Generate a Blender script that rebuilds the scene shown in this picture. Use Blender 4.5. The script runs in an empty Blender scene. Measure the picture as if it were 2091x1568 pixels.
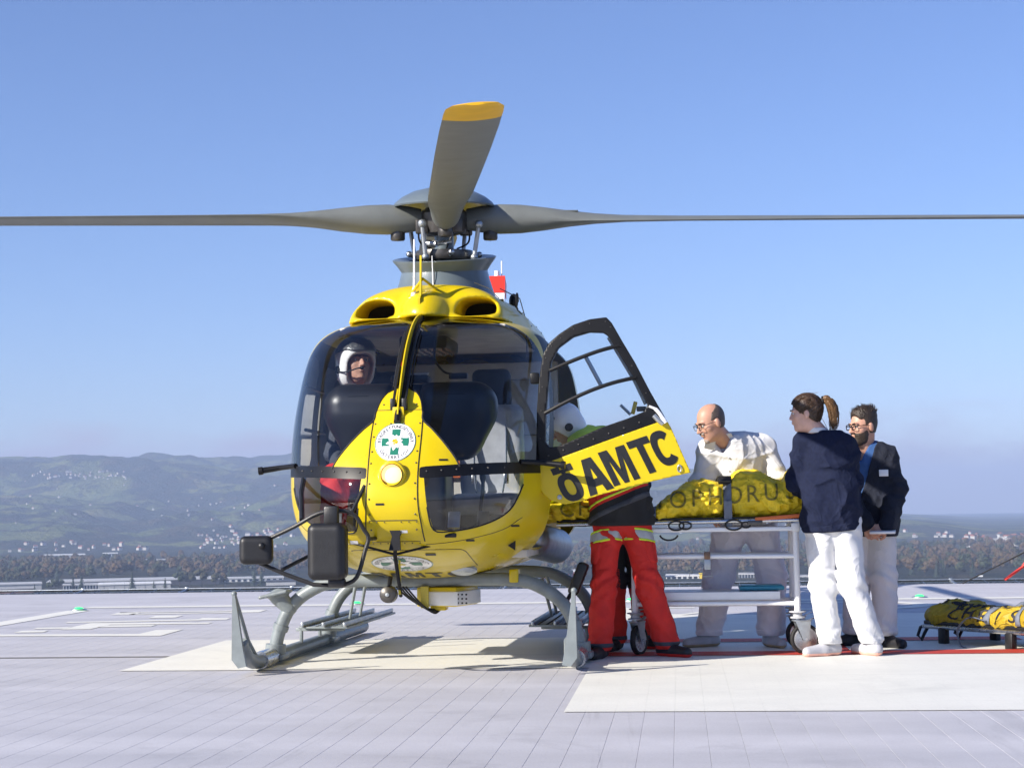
import bpy, bmesh, math, random
import numpy as np
from mathutils import Vector, Matrix
sc = bpy.context.scene
# ---------------------------------------------------------------- camera
def rad(a): return math.radians(a)
CAM = np.array([1.624, -12.0, 0.957]); YAW, PITCH, ROLL, FPX = rad(5.5), rad(4.3), rad(0.9), 3500.0
cF = np.array([-math.sin(YAW)*math.cos(PITCH), math.cos(YAW)*math.cos(PITCH), math.sin(PITCH)])
cR0 = np.array([math.cos(YAW), math.sin(YAW), 0.0]); cU0 = np.cross(cR0, cF)
cR = cR0*math.cos(ROLL) - cU0*math.sin(ROLL); cU = cU0*math.cos(ROLL) + cR0*math.sin(ROLL)
cd = bpy.data.cameras.new('camera'); co = bpy.data.objects.new('camera', cd); sc.collection.objects.link(co)
co.matrix_world = Matrix(((cR[0], cU[0], -cF[0], CAM[0]), (cR[1], cU[1], -cF[1], CAM[1]), (cR[2], cU[2], -cF[2], CAM[2]), (0, 0, 0, 1)))
cd.sensor_width = 36; cd.lens = 36*FPX/2091; cd.clip_start = 0.05; cd.clip_end = 60000
sc.camera = co
# ---------------------------------------------------------------- world and sun
SUN_TO = np.array([1.55, 1.2, -1.0]); SUN_TO /= np.linalg.norm(SUN_TO)      # the way light travels
SUN_EL = math.asin(-SUN_TO[2]); SUN_AZ = math.atan2(-SUN_TO[0], -SUN_TO[1])  # clockwise from +Y
wd = bpy.data.worlds.new('World'); sc.world = wd; wd.use_nodes = True
nt = wd.node_tree; nt.nodes.clear()
def N(nt, t, **k):
    n = nt.nodes.new(t)
    for a, b in k.items():
        if a.startswith('i_'):
            key = a[2:]; key = int(key) if key.isdigit() else key.replace('_', ' ')
            n.inputs[key].default_value = b
        else: setattr(n, a, b)
    return n
def LK(nt, a, b): nt.links.new(a, b)
sky = N(nt, 'ShaderNodeTexSky', sky_type='NISHITA', sun_disc=False, sun_elevation=SUN_EL, sun_rotation=SUN_AZ, altitude=400, air_density=1.0, dust_density=0.3, ozone_density=4.8)
bg = N(nt, 'ShaderNodeBackground', i_Strength=0.090); out = N(nt, 'ShaderNodeOutputWorld')
# a low bank of thin cloud along the horizon all round
tc = N(nt, 'ShaderNodeTexCoord'); sx = N(nt, 'ShaderNodeSeparateXYZ'); LK(nt, tc.outputs['Generated'], sx.inputs[0])
mp = N(nt, 'ShaderNodeMapping'); mp.inputs['Scale'].default_value = (13, 13, 42); LK(nt, tc.outputs['Generated'], mp.inputs[0])
nz = N(nt, 'ShaderNodeTexNoise', i_Scale=1.0, i_Detail=6.0, i_Roughness=0.55); LK(nt, mp.outputs[0], nz.inputs['Vector'])
ad = N(nt, 'ShaderNodeMath', operation='MULTIPLY_ADD', i_1=0.085, i_2=-0.0425); LK(nt, nz.outputs['Fac'], ad.inputs[0])
ad2 = N(nt, 'ShaderNodeMath', operation='ADD'); LK(nt, sx.outputs['Z'], ad2.inputs[0]); LK(nt, ad.outputs[0], ad2.inputs[1])
mr = N(nt, 'ShaderNodeMapRange', i_1=0.024, i_2=0.058, i_3=0.9, i_4=0.0, interpolation_type='SMOOTHSTEP'); LK(nt, ad2.outputs[0], mr.inputs[0])
mx = N(nt, 'ShaderNodeMixRGB', i_Color2=(3.8, 3.65, 3.9, 1)); LK(nt, mr.outputs[0], mx.inputs[0]); LK(nt, sky.outputs[0], mx.inputs[1])
tn = N(nt, 'ShaderNodeMixRGB', blend_type='MULTIPLY', i_Fac=1.0, i_Color2=(0.90, 0.86, 1.03, 1)); LK(nt, mx.outputs[0], tn.inputs[1]); LK(nt, tn.outputs[0], bg.inputs['Color']); LK(nt, bg.outputs[0], out.inputs[0])
sl = bpy.data.lights.new('sun', 'SUN'); sl.energy = 5.0; sl.angle = rad(0.53); sl.color = (1.0, 0.93, 0.83)
so = bpy.data.objects.new('sun', sl); sc.collection.objects.link(so)
so.rotation_euler = Vector(SUN_TO).to_track_quat('-Z', 'Y').to_euler(); so.location = (-12, -10, 14)
vs = sc.view_settings; vs.view_transform = 'Standard'; vs.look = 'None'; vs.exposure = 0.86; vs.gamma = 1.0; vs.use_curve_mapping = False
sc.cycles.use_denoising = True; sc.cycles.max_bounces = 10; sc.cycles.transparent_max_bounces = 24
sc.cycles.volume_bounces = 0
# ---------------------------------------------------------------- helpers
COL = sc.collection
rng = np.random.default_rng(7); random.seed(7)
M = {}
def mat(name, col, rough=0.5, metal=0.0, var=0.12, vs=8.0, bump=0.0, bs=120.0, coat=0.0, spec=None, sheen=0.0, rv=0.0):
    m = bpy.data.materials.new(name); m.use_nodes = True; t = m.node_tree; b = t.nodes['Principled BSDF']
    tcn = N(t, 'ShaderNodeTexCoord'); n1 = N(t, 'ShaderNodeTexNoise', i_Scale=vs, i_Detail=5.0, i_Roughness=0.6); LK(t, tcn.outputs['Object'], n1.inputs['Vector'])
    rp = N(t, 'ShaderNodeMapRange', i_1=0.3, i_2=0.7, i_3=1-var, i_4=1+var); LK(t, n1.outputs['Fac'], rp.inputs[0])
    mu = N(t, 'ShaderNodeVectorMath', operation='SCALE'); mu.inputs[0].default_value = col[:3]; LK(t, rp.outputs[0], mu.inputs['Scale']); LK(t, mu.outputs[0], b.inputs['Base Color'])
    b.inputs['Roughness'].default_value = rough; b.inputs['Metallic'].default_value = metal
    if rv:
        r2 = N(t, 'ShaderNodeMapRange', i_1=0.3, i_2=0.7, i_3=max(rough-rv, 0.02), i_4=rough+rv); LK(t, n1.outputs['Fac'], r2.inputs[0]); LK(t, r2.outputs[0], b.inputs['Roughness'])
    if coat: b.inputs['Coat Weight'].default_value = coat; b.inputs['Coat Roughness'].default_value = 0.06
    if spec is not None: b.inputs['Specular IOR Level'].default_value = spec
    if sheen: b.inputs['Sheen Weight'].default_value = sheen
    if bump:
        n2 = N(t, 'ShaderNodeTexNoise', i_Scale=bs, i_Detail=3.0); LK(t, tcn.outputs['Object'], n2.inputs['Vector'])
        bp = N(t, 'ShaderNodeBump', i_Strength=bump, i_Distance=0.01); LK(t, n2.outputs['Fac'], bp.inputs['Height']); LK(t, bp.outputs[0], b.inputs['Normal'])
    M[name] = m; return m
def wrinkle(m, sc_, st, dist=.02, distort=1.2, stretch=(1, 1, 1)):
    # a second, larger relief of creases under the weave
    t = m.node_tree; b = t.nodes['Principled BSDF']; tcn = N(t, 'ShaderNodeTexCoord'); mp_ = N(t, 'ShaderNodeMapping'); mp_.inputs['Scale'].default_value = stretch; LK(t, tcn.outputs['Object'], mp_.inputs[0])
    n = N(t, 'ShaderNodeTexNoise', i_Scale=sc_, i_Detail=2.5, i_Roughness=0.5, i_Distortion=distort); LK(t, mp_.outputs[0], n.inputs['Vector'])
    a = N(t, 'ShaderNodeMath', operation='SUBTRACT', i_1=0.5); LK(t, n.outputs['Fac'], a.inputs[0]); ab = N(t, 'ShaderNodeMath', operation='ABSOLUTE'); LK(t, a.outputs[0], ab.inputs[0]); pw = N(t, 'ShaderNodeMath', operation='POWER', i_1=0.6); LK(t, ab.outputs[0], pw.inputs[0])
    bp = N(t, 'ShaderNodeBump', i_Strength=st, i_Distance=dist, invert=True); LK(t, pw.outputs[0], bp.inputs['Height'])
    ol = b.inputs['Normal'].links
    if ol: LK(t, ol[0].from_socket, bp.inputs['Normal'])
    LK(t, bp.outputs[0], b.inputs['Normal'])
def emit(name, col, s):
    m = bpy.data.materials.new(name); m.use_nodes = True; b = m.node_tree.nodes['Principled BSDF']
    b.inputs['Base Color'].default_value = (*col, 1); b.inputs['Emission Color'].default_value = (*col, 1); b.inputs['Emission Strength'].default_value = s; M[name] = m
def glass(name, tint, refl=1.0, f0=1.45, veil=0.0):
    m = bpy.data.materials.new(name); m.use_nodes = True; t = m.node_tree; t.nodes.clear()
    o = N(t, 'ShaderNodeOutputMaterial'); tr = N(t, 'ShaderNodeBsdfTransparent'); tr.inputs[0].default_value = (*tint, 1)
    gl = N(t, 'ShaderNodeBsdfGlossy', i_Roughness=0.02); fr = N(t, 'ShaderNodeFresnel', i_IOR=f0)
    nn = N(t, 'ShaderNodeTexNoise', i_Scale=3.0); bp = N(t, 'ShaderNodeBump', i_Strength=0.02, i_Distance=0.01); LK(t, nn.outputs[0], bp.inputs['Height']); LK(t, bp.outputs[0], gl.inputs['Normal'])
    mm = N(t, 'ShaderNodeMath', operation='MULTIPLY', i_1=refl); LK(t, fr.outputs[0], mm.inputs[0])
    mx = N(t, 'ShaderNodeMixShader'); LK(t, mm.outputs[0], mx.inputs[0]); LK(t, tr.outputs[0], mx.inputs[1]); LK(t, gl.outputs[0], mx.inputs[2])
    LK(t, mx.outputs[0], o.inputs[0]); M[name] = m
mat('yellow', (0.60, 0.445, 0.004), 0.34, var=0.09, vs=2.2, coat=0.28, rv=0.10, spec=.35)
mat('yellow_dull', (0.60, 0.50, 0.08), 0.5, var=0.1, vs=6)
mat('blue_grey', (0.115, 0.145, 0.165), 0.35, var=0.12, vs=5, coat=0.2)
mat('blade_grey', (0.15, 0.16, 0.15), 0.45, var=0.1, vs=6)
mat('skid_grey', (0.185, 0.21, 0.215), 0.4, var=0.18, vs=9, bump=0.05)
mat('black_paint', (0.007, 0.007, 0.008), 0.42, var=0.3, vs=8, spec=.25)
mat('black_matte', (0.009, 0.009, 0.010), 0.45, var=0.3, vs=20, bump=0.1)
mat('rubber', (0.012, 0.012, 0.012), 0.7, var=0.2, bump=0.1)
mat('dark_metal', (0.09, 0.085, 0.08), 0.4, metal=0.7, var=0.3, vs=15)
mat('brown_metal', (0.18, 0.11, 0.07), 0.4, metal=0.6, var=0.3, vs=15)
mat('steel', (0.55, 0.56, 0.57), 0.28, metal=1.0, var=0.12, vs=15, rv=0.08)
mat('alu', (0.42, 0.45, 0.47), 0.42, metal=0.8, var=0.15, vs=18)
mat('white_paint', (0.78, 0.78, 0.77), 0.4, var=0.05, vs=8)
mat('white_gloss', (0.8, 0.8, 0.8), 0.22, var=0.04, vs=5, coat=0.4)
mat('red_paint', (0.62, 0.035, 0.02), 0.4, var=0.1)
mat('green_print', (0.01, 0.16, 0.10), 0.4, var=0.08)
mat('interior', (0.52, 0.49, 0.44), 0.7, var=0.15, vs=6)
mat('grey_cloth', (0.42, 0.43, 0.45), 0.85, var=0.12, vs=14, bump=0.2, bs=300)
mat('blue_dark', (0.02, 0.028, 0.045), 0.7, var=0.2, bump=0.15)
mat('strap_grey', (0.16, 0.18, 0.22), 0.75, var=0.15, vs=30, bump=0.2, bs=400)
mat('void_black', (0.004, 0.004, 0.004), 0.9, var=0.1)
mat('orange', (0.6, 0.14, 0.03), 0.5)
glass('canopy_glass', (0.86, 0.885, 0.91), 1.0, 1.7)
glass('clear_glass', (0.9, 0.93, 0.95), 1.0, 1.4)
emit('lamp_warm', (1.0, 0.60, 0.28), 0.8); emit('lamp_green', (0.02, 0.9, 0.12), 1.6)

class MB:
    def __init__(s): s.v = []; s.f = []
    def add(s, V, F):
        o = len(s.v); s.v.extend([tuple(map(float, p)) for p in V]); s.f.extend([tuple(int(i)+o for i in q) for q in F]); return s
    def box(s, c, d, rot=None, bev=0.0):
        bm = bmesh.new(); bmesh.ops.create_cube(bm, size=1.0)
        for v in bm.verts: v.co = Vector((v.co.x*d[0], v.co.y*d[1], v.co.z*d[2]))
        if bev: bmesh.ops.bevel(bm, geom=list(bm.edges), offset=bev, segments=2, affect='EDGES', profile=0.5)
        R = rot if rot is not None else Matrix.Identity(3)
        bm.verts.index_update(); V = [R @ v.co + Vector(c) for v in bm.verts]; F = [[v.index for v in f.verts] for f in bm.faces]; bm.free()
        return s.add(V, F)
    def tube(s, pts, r, n=10, caps=True, flat=1.0):
        P = [Vector(p) for p in pts]; k = len(P); rs = r if hasattr(r, '__len__') else [r]*k
        V = []; F = []; up = None
        for i in range(k):
            d = (P[min(i+1, k-1)]-P[max(i-1, 0)]).normalized()
            if up is None: a = Vector((0, 0, 1)) if abs(d.z) < 0.9 else Vector((1, 0, 0)); up = (a-d*a.dot(d)).normalized()
            else: up = (up-d*up.dot(d)); up = up.normalized() if up.length > 1e-6 else Vector((1, 0, 0))
            si = d.cross(up)
            for j in range(n):
                an = 2*math.pi*j/n; V.append(P[i]+up*(math.sin(an)*rs[i]*flat)+si*(math.cos(an)*rs[i]))
        for i in range(k-1):
            for j in range(n): F.append((i*n+j, i*n+(j+1) % n, (i+1)*n+(j+1) % n, (i+1)*n+j))
        if caps: F.append(tuple(range(n))[::-1]); F.append(tuple(range((k-1)*n, k*n)))
        return s.add(V, F)
    def lathe(s, prof, c=(0, 0, 0), n=32, sx=1.0, sy=1.0, rot=None):
        V = []; F = []; R = rot if rot is not None else Matrix.Identity(3); k = len(prof)
        for (r, z) in prof:
            for j in range(n):
                a = 2*math.pi*j/n; V.append(R @ Vector((r*math.cos(a)*sx, r*math.sin(a)*sy, z))+Vector(c))
        for i in range(k-1):
            for j in range(n): F.append((i*n+j, i*n+(j+1) % n, (i+1)*n+(j+1) % n, (i+1)*n+j))
        return s.add(V, F)
    def sphere(s, c, r, n=12):
        r = (r, r, r) if not hasattr(r, '__len__') else r
        V = [(c[0]+r[0]*math.sin(math.pi*i/n)*math.cos(2*math.pi*j/(2*n)), c[1]+r[1]*math.sin(math.pi*i/n)*math.sin(2*math.pi*j/(2*n)), c[2]+r[2]*math.cos(math.pi*i/n)) for i in range(n+1) for j in range(2*n)]
        F = [(i*2*n+j, i*2*n+(j+1) % (2*n), (i+1)*2*n+(j+1) % (2*n), (i+1)*2*n+j) for i in range(n) for j in range(2*n)]
        return s.add(V, F)
    def prism(s, poly, origin, ax, ay, th):
        # polygon (2D) extruded along the normal ax x ay by th
        ax = Vector(ax); ay = Vector(ay); nn = ax.cross(ay).normalized(); o = Vector(origin); k = len(poly)
        V = [o+ax*p[0]+ay*p[1] for p in poly]+[o+ax*p[0]+ay*p[1]+nn*th for p in poly]
        F = [tuple(range(k))[::-1], tuple(range(k, 2*k))]+[(i, (i+1) % k, k+(i+1) % k, k+i) for i in range(k)]
        return s.add(V, F)
    def build(s, name, m, parent=None, smooth=True, ang=40, merge=False):
        me = bpy.data.meshes.new(name); me.from_pydata(s.v, [], s.f)
        if merge:
            bm = bmesh.new(); bm.from_mesh(me); bmesh.ops.remove_doubles(bm, verts=bm.verts, dist=1e-5); bmesh.ops.recalc_face_normals(bm, faces=bm.faces); bm.to_mesh(me); bm.free()
        me.update()
        if smooth: me.shade_smooth() if ang >= 180 else me.set_sharp_from_angle(angle=rad(ang))
        if m: me.materials.append(M[m] if isinstance(m, str) else m)
        o = bpy.data.objects.new(name, me); COL.objects.link(o); o.parent = parent
        return o
def tag(o, label=None, cat=None, group=None, kind=None):
    for k, v in (('label', label), ('category', cat), ('group', group), ('kind', kind)):
        if v: o[k] = v
    return o
def empty(name, loc, label, cat, group=None, rz=0.0):
    o = bpy.data.objects.new(name, None); COL.objects.link(o); o.location = loc; o.rotation_euler = (0, 0, rz); o.empty_display_size = 0.2
    return tag(o, label, cat, group)
def copy_tree(o, parent=None):
    c = o.copy(); COL.objects.link(c); c.parent = parent
    for ch in o.children: copy_tree(ch, c)
    return c
def catmull(P, n):
    P = np.asarray(P, float); Q = np.vstack([2*P[0]-P[1], P, 2*P[-1]-P[-2]]); o = []
    for i in range(len(P)-1):
        a, b, c, d = Q[i:i+4]
        for k in range(n):
            t = k/n; o.append(.5*(2*b+(c-a)*t+(2*a-5*b+4*c-d)*t*t+(3*b-a-3*c+d)*t**3))
    o.append(P[-1]); return np.array(o)
def rotz(a): return Matrix.Rotation(rad(a), 3, 'Z')
def rotx(a): return Matrix.Rotation(rad(a), 3, 'X')
def roty(a): return Matrix.Rotation(rad(a), 3, 'Y')
def poly_sd(x, z, poly):
    # signed distance to a 2D polygon, negative inside
    P = np.asarray(poly, float); d = np.full(x.shape, 1e9); inside = np.zeros(x.shape, bool); n = len(P)
    for i in range(n):
        a, b = P[i], P[(i+1) % n]; e = b-a; wx, wz = x-a[0], z-a[1]
        t = np.clip((wx*e[0]+wz*e[1])/max(e@e, 1e-12), 0, 1); d = np.minimum(d, (wx-e[0]*t)**2+(wz-e[1]*t)**2)
        c = ((a[1] > z) != (b[1] > z)) & (x < (b[0]-a[0])*(z-a[1])/((b[1]-a[1]) if abs(b[1]-a[1]) > 1e-12 else 1e-12)+a[0]); inside ^= c
    return np.sqrt(d)*np.where(inside, -1, 1)
def split(V, F, g):
    # cut a mesh along g = 0 -> (inside g<0), (outside)
    V = [tuple(p) for p in V]; res = []
    cache = {}; newv = list(V)
    def cut(a, b):
        k = (a, b) if a < b else (b, a)
        if k not in cache:
            t = g[a]/(g[a]-g[b]); cache[k] = len(newv); newv.append(tuple(V[a][i]+(V[b][i]-V[a][i])*t for i in range(3)))
        return cache[k]
    FI, FO = [], []
    for f in F:
        s = [g[i] < 0 for i in f]
        if all(s): FI.append(f); continue
        if not any(s): FO.append(f); continue
        pi, po = [], []
        for k in range(len(f)):
            a, b = f[k], f[(k+1) % len(f)]
            (pi if g[a] < 0 else po).append(a)
            if (g[a] < 0) != (g[b] < 0): c = cut(a, b); pi.append(c); po.append(c)
        if len(pi) > 2: FI.append(tuple(pi))
        if len(po) > 2: FO.append(tuple(po))
    def comp(FF):
        used = sorted({i for f in FF for i in f}); mp = {o: n for n, o in enumerate(used)}
        return np.array([newv[i] for i in used]).reshape(-1, 3), [tuple(mp[i] for i in f) for f in FF]
    return comp(FI), comp(FO)
# ---- signed distance modelling (numpy) and surface nets
def s_cone(P, a, b, ra, rb):
    a = np.asarray(a, np.float32); b = np.asarray(b, np.float32); e = b-a; w = P-a
    t = np.clip((w@e)/max(float(e@e), 1e-9), 0, 1); d = w-t[:, None]*e
    return np.sqrt((d*d).sum(1))-(ra+(rb-ra)*t)
def s_ell(P, c, r, R=None):
    q = P-np.asarray(c, np.float32)
    if R is not None: q = q@np.asarray(R, np.float32)
    r = np.asarray(r, np.float32); k0 = np.sqrt(((q/r)**2).sum(1)); k1 = np.sqrt(((q/(r*r))**2).sum(1)); return k0*(k0-1)/np.maximum(k1, 1e-6)
def s_box(P, c, h, r, R=None):
    q = P-np.asarray(c, np.float32)
    if R is not None: q = q@np.asarray(R, np.float32)
    q = np.abs(q)-(np.asarray(h, np.float32)-r); return np.sqrt((np.maximum(q, 0)**2).sum(1))+np.minimum(q.max(1), 0)-r
def smin(a, b, k):
    h = np.clip(0.5+0.5*(b-a)/k, 0, 1); return b*(1-h)+a*h-k*h*(1-h)
def smax(a, b, k): return -smin(-a, -b, k)
def wav(P, k, seed):
    r = np.random.default_rng(seed); o = 0
    for i in range(4):
        d = r.normal(size=3).astype(np.float32); e = r.normal(size=3).astype(np.float32)
        o = o+np.sin((P@d)*k*(1+.35*i)+1.7*np.sin((P@e)*k*.6+i)+r.uniform(0, 6))
    return o/4
def nets(fn, lo, hi, h, blk=8):
    lo = np.asarray(lo, float); n = np.ceil((np.asarray(hi, float)-lo)/h/blk).astype(int); D = n*blk+1
    vals = np.full(tuple(D), 1.0, np.float32)
    bi = np.stack(np.meshgrid(*[np.arange(k) for k in n], indexing='ij'), -1).reshape(-1, 3)
    cen = lo+(bi+.5)*blk*h; dc = fn(cen.astype(np.float32)); rr = blk*h*1.75
    sg = np.where(dc < 0, -1.0, 1.0)
    act = np.abs(dc) < rr
    for b, s in zip(bi[~act], sg[~act]):
        if s < 0: i, j, k = b*blk; vals[i:i+blk+1, j:j+blk+1, k:k+blk+1] = -1
    loc = np.stack(np.meshgrid(*[np.arange(blk+1)]*3, indexing='ij'), -1).reshape(-1, 3)
    A = bi[act]
    for s in range(0, len(A), 256):
        a = A[s:s+256]; idx = (a[:, None, :]*blk+loc[None]).reshape(-1, 3); v = fn((lo+idx*h).astype(np.float32)); vals[idx[:, 0], idx[:, 1], idx[:, 2]] = v
    S = vals < 0
    c = [S[i:D[0]-1+i, j:D[1]-1+j, k:D[2]-1+k] for i in (0, 1) for j in (0, 1) for k in (0, 1)]
    al = c[0].copy(); an = c[0].copy()
    for q in c[1:]: al &= q; an |= q
    cells = np.argwhere(an & ~al); ids = np.full(tuple(D-1), -1, np.int64); ids[tuple(cells.T)] = np.arange(len(cells))
    off = np.array([(i, j, k) for i in (0, 1) for j in (0, 1) for k in (0, 1)])
    cv = np.stack([vals[tuple((cells+o).T)] for o in off], 1)
    acc = np.zeros((len(cells), 3)); cnt = np.zeros(len(cells))
    for a in range(8):
        for b in range(a+1, 8):
            if np.abs(off[a]-off[b]).sum() != 1: continue
            va, vb = cv[:, a], cv[:, b]; m = (va < 0) != (vb < 0); t = np.where(m, va/np.where(m, va-vb, 1), 0)
            acc += np.where(m[:, None], off[a]+t[:, None]*(off[b]-off[a]), 0); cnt += m
    V = lo+(cells+acc/cnt[:, None])*h; F = []
    for ax in range(3):
        u, w = (ax+1) % 3, (ax+2) % 3
        s0 = [slice(1, -1)]*3; s1 = [slice(1, -1)]*3; s0[ax] = slice(0, -1); s1[ax] = slice(1, None)
        A0, A1 = S[tuple(s0)], S[tuple(s1)]; e = np.argwhere(A0 != A1)
        if not len(e): continue
        p = e.copy(); p[:, u] += 1; p[:, w] += 1; flip = A0[tuple(e.T)]
        def cid(du, dw): q = p.copy(); q[:, u] -= du; q[:, w] -= dw; return ids[tuple(q.T)]
        Q = np.stack([cid(1, 1), cid(0, 1), cid(0, 0), cid(1, 0)], 1); Q[~flip] = Q[~flip][:, ::-1]; F.append(Q)
    return V, np.concatenate(F)
def mesh_np(name, V, F, m, parent=None, smooth=True):
    me = bpy.data.meshes.new(name); me.from_pydata(np.asarray(V).tolist(), [], np.asarray(F).tolist() if not isinstance(F, list) else F)
    me.update()
    if smooth: me.shade_smooth()
    me.materials.append(M[m] if isinstance(m, str) else m); o = bpy.data.objects.new(name, me); COL.objects.link(o); o.parent = parent
    return o
def sdf_obj(name, fn, lo, hi, h, m, parent=None): V, F = nets(fn, lo, hi, h); return mesh_np(name, V, F, m, parent)
def march(fn, P, d, tmax=1.0, off=0.0):
    # move points along d until they touch the surface
    P = np.asarray(P, float).copy(); d = np.asarray(d, float); t = np.zeros(len(P)); hit = np.zeros(len(P), bool)
    for _ in range(60):
        s = fn((P+t[:, None]*d).astype(np.float32)); hit |= s < 0.002; t = np.where(hit, t, t+np.maximum(s*.7, 0.001))
    ok = hit & (t < tmax); return P+(t[:, None]-off)*d, ok
# ---- lettering
_gc = {}
def glyph(ch, bold=0.0):
    if (ch, bold) not in _gc:
        cu = bpy.data.curves.new('glyph', 'FONT'); cu.body = ch; cu.offset = bold; cu.size = 1.0; cu.align_x = 'CENTER'; cu.resolution_u = 4
        ob = bpy.data.objects.new('glyph', cu); COL.objects.link(ob); bpy.context.view_layer.update()
        me = bpy.data.meshes.new_from_object(ob.evaluated_get(bpy.context.evaluated_depsgraph_get()))
        _gc[(ch, bold)] = (np.array([v.co[:2] for v in me.vertices]).reshape(-1, 2), [tuple(p.vertices) for p in me.polygons])
        bpy.data.objects.remove(ob); bpy.data.curves.remove(cu); bpy.data.meshes.remove(me)
    return _gc[(ch, bold)]
def subdiv2d(V, F, maxlen):
    bm = bmesh.new(); vs = [bm.verts.new((p[0], p[1], 0)) for p in V]
    for f in F:
        try: bm.faces.new([vs[i] for i in f])
        except ValueError: pass
    bmesh.ops.triangulate(bm, faces=bm.faces)
    for _ in range(6):
        es = [e for e in bm.edges if e.calc_length() > maxlen]
        if not es: break
        bmesh.ops.subdivide_edges(bm, edges=es, cuts=1); bmesh.ops.triangulate(bm, faces=[f for f in bm.faces if len(f.verts) > 3])
    bm.verts.index_update(); o = (np.array([v.co[:2] for v in bm.verts]), [tuple(v.index for v in f.verts) for f in bm.faces]); bm.free(); return o
# ================================================================ the helipad deck
mat('deck', (0.475, 0.468, 0.495), 0.62, var=0.10, vs=1.4, bump=0.12, bs=260, rv=0.06)
def speckle(m, amt, sc_, streak=(0.25, 5, 1)):
    # fine grit plus weathering streaks across the planks
    t = m.node_tree; b = t.nodes['Principled BSDF']; src = b.inputs['Base Color'].links[0].from_socket
    ge = N(t, 'ShaderNodeNewGeometry'); mp_ = N(t, 'ShaderNodeMapping'); mp_.inputs['Scale'].default_value = streak; LK(t, ge.outputs['Position'], mp_.inputs[0])
    n1 = N(t, 'ShaderNodeTexNoise', i_Scale=2.2, i_Detail=6.0, i_Roughness=0.65); LK(t, mp_.outputs[0], n1.inputs['Vector'])
    r1 = N(t, 'ShaderNodeMapRange', i_1=0.3, i_2=0.7, i_3=1-amt, i_4=1+amt*.6); LK(t, n1.outputs['Fac'], r1.inputs[0])
    n2 = N(t, 'ShaderNodeTexNoise', i_Scale=sc_, i_Detail=2.0); LK(t, ge.outputs['Position'], n2.inputs['Vector'])
    r2 = N(t, 'ShaderNodeMapRange', i_1=0.25, i_2=0.75, i_3=0.93, i_4=1.07); LK(t, n2.outputs['Fac'], r2.inputs[0])
    mm = N(t, 'ShaderNodeMath', operation='MULTIPLY'); LK(t, r1.outputs[0], mm.inputs[0]); LK(t, r2.outputs[0], mm.inputs[1])
    vv = N(t, 'ShaderNodeVectorMath', operation='SCALE'); LK(t, src, vv.inputs[0]); LK(t, mm.outputs[0], vv.inputs['Scale']); LK(t, vv.outputs[0], b.inputs['Base Color'])
speckle(M['deck'], 0.09, 90, (.5, .8, 1))
def stains(m, scl, lo, hi, amt, stretch=(1, 1, 1)):
    t = m.node_tree; b = t.nodes['Principled BSDF']; src = b.inputs['Base Color'].links[0].from_socket; ge = N(t, 'ShaderNodeNewGeometry'); mp_ = N(t, 'ShaderNodeMapping'); mp_.inputs['Scale'].default_value = stretch; LK(t, ge.outputs['Position'], mp_.inputs[0])
    n = N(t, 'ShaderNodeTexNoise', i_Scale=scl, i_Detail=7.0, i_Roughness=0.7, i_Distortion=.6); LK(t, mp_.outputs[0], n.inputs['Vector']); r = N(t, 'ShaderNodeMapRange', i_1=lo, i_2=hi, i_3=1.0, i_4=1-amt); LK(t, n.outputs['Fac'], r.inputs[0])
    v = N(t, 'ShaderNodeVectorMath', operation='SCALE'); LK(t, src, v.inputs[0]); LK(t, r.outputs[0], v.inputs['Scale']); LK(t, v.outputs[0], b.inputs['Base Color'])
stains(M['deck'], 1.1, .56, .70, .16); stains(M['deck'], .6, .62, .66, .12, (3.5, .25, 1))
mat('mark_white', (0.72, 0.71, 0.645), 0.6, var=0.03, vs=2, bump=0.08, bs=240); speckle(M['mark_white'], 0.05, 120, (.6, 1.2, 1)); stains(M['mark_white'], 1.4, .56, .72, .12); stains(M['mark_white'], .7, .60, .66, .10, (.3, 3.0, 1))
mat('mark_red', (0.50, 0.045, 0.02), 0.6, var=0.06, vs=3, bump=0.08, bs=240); speckle(M['mark_red'], 0.06, 120)
mat('joint_dark', (0.17, 0.165, 0.16), 0.8, var=0.2)
X0, X1, YA, YB, PWD = -13.0, 13.0, -18.0, 9.75, 0.1425
pad = MB().box((0, (YA+YB)/2, -0.33), (X1-X0, YB-YA, 0.5)).build('helipad', 'joint_dark', None, False); tag(pad, kind='structure')
kk = int((1.580-X0)/PWD); first = 1.580-kk*PWD
pm_ = MB(); hw_ = PWD/2-0.0004; b_ = 0.0008
pm_.add([(-hw_, YA, -.06), (-hw_, YA, -b_), (-hw_+b_, YA, 0), (hw_-b_, YA, 0), (hw_, YA, -b_), (hw_, YA, -.06), (-hw_, YB, -.06), (-hw_, YB, -b_), (-hw_+b_, YB, 0), (hw_-b_, YB, 0), (hw_, YB, -b_), (hw_, YB, -.06)],
        [(i, i+1, i+7, i+6) for i in range(5)]+[tuple(range(6))[::-1], tuple(range(6, 12))])
pl0 = pm_.build('plank', 'deck', pad, False); seams = []
i = 0
while first+i*PWD < X1-PWD:
    o = pl0 if i == 0 else pl0.copy()
    if i: COL.objects.link(o); o.parent = pad
    o.location = (first+(i+.5)*PWD, 0, 0.0); seams.append(first+i*PWD); i += 1
def clip_x(P, xa, s):
    o = []
    for k in range(len(P)):
        a, b = P[k], P[(k+1) % len(P)]; ia, ib = s*(a[0]-xa) >= 0, s*(b[0]-xa) >= 0
        if ia: o.append(a)
        if ia != ib: t = (xa-a[0])/(b[0]-a[0]); o.append((xa, a[1]+(b[1]-a[1])*t))
    return o
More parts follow.
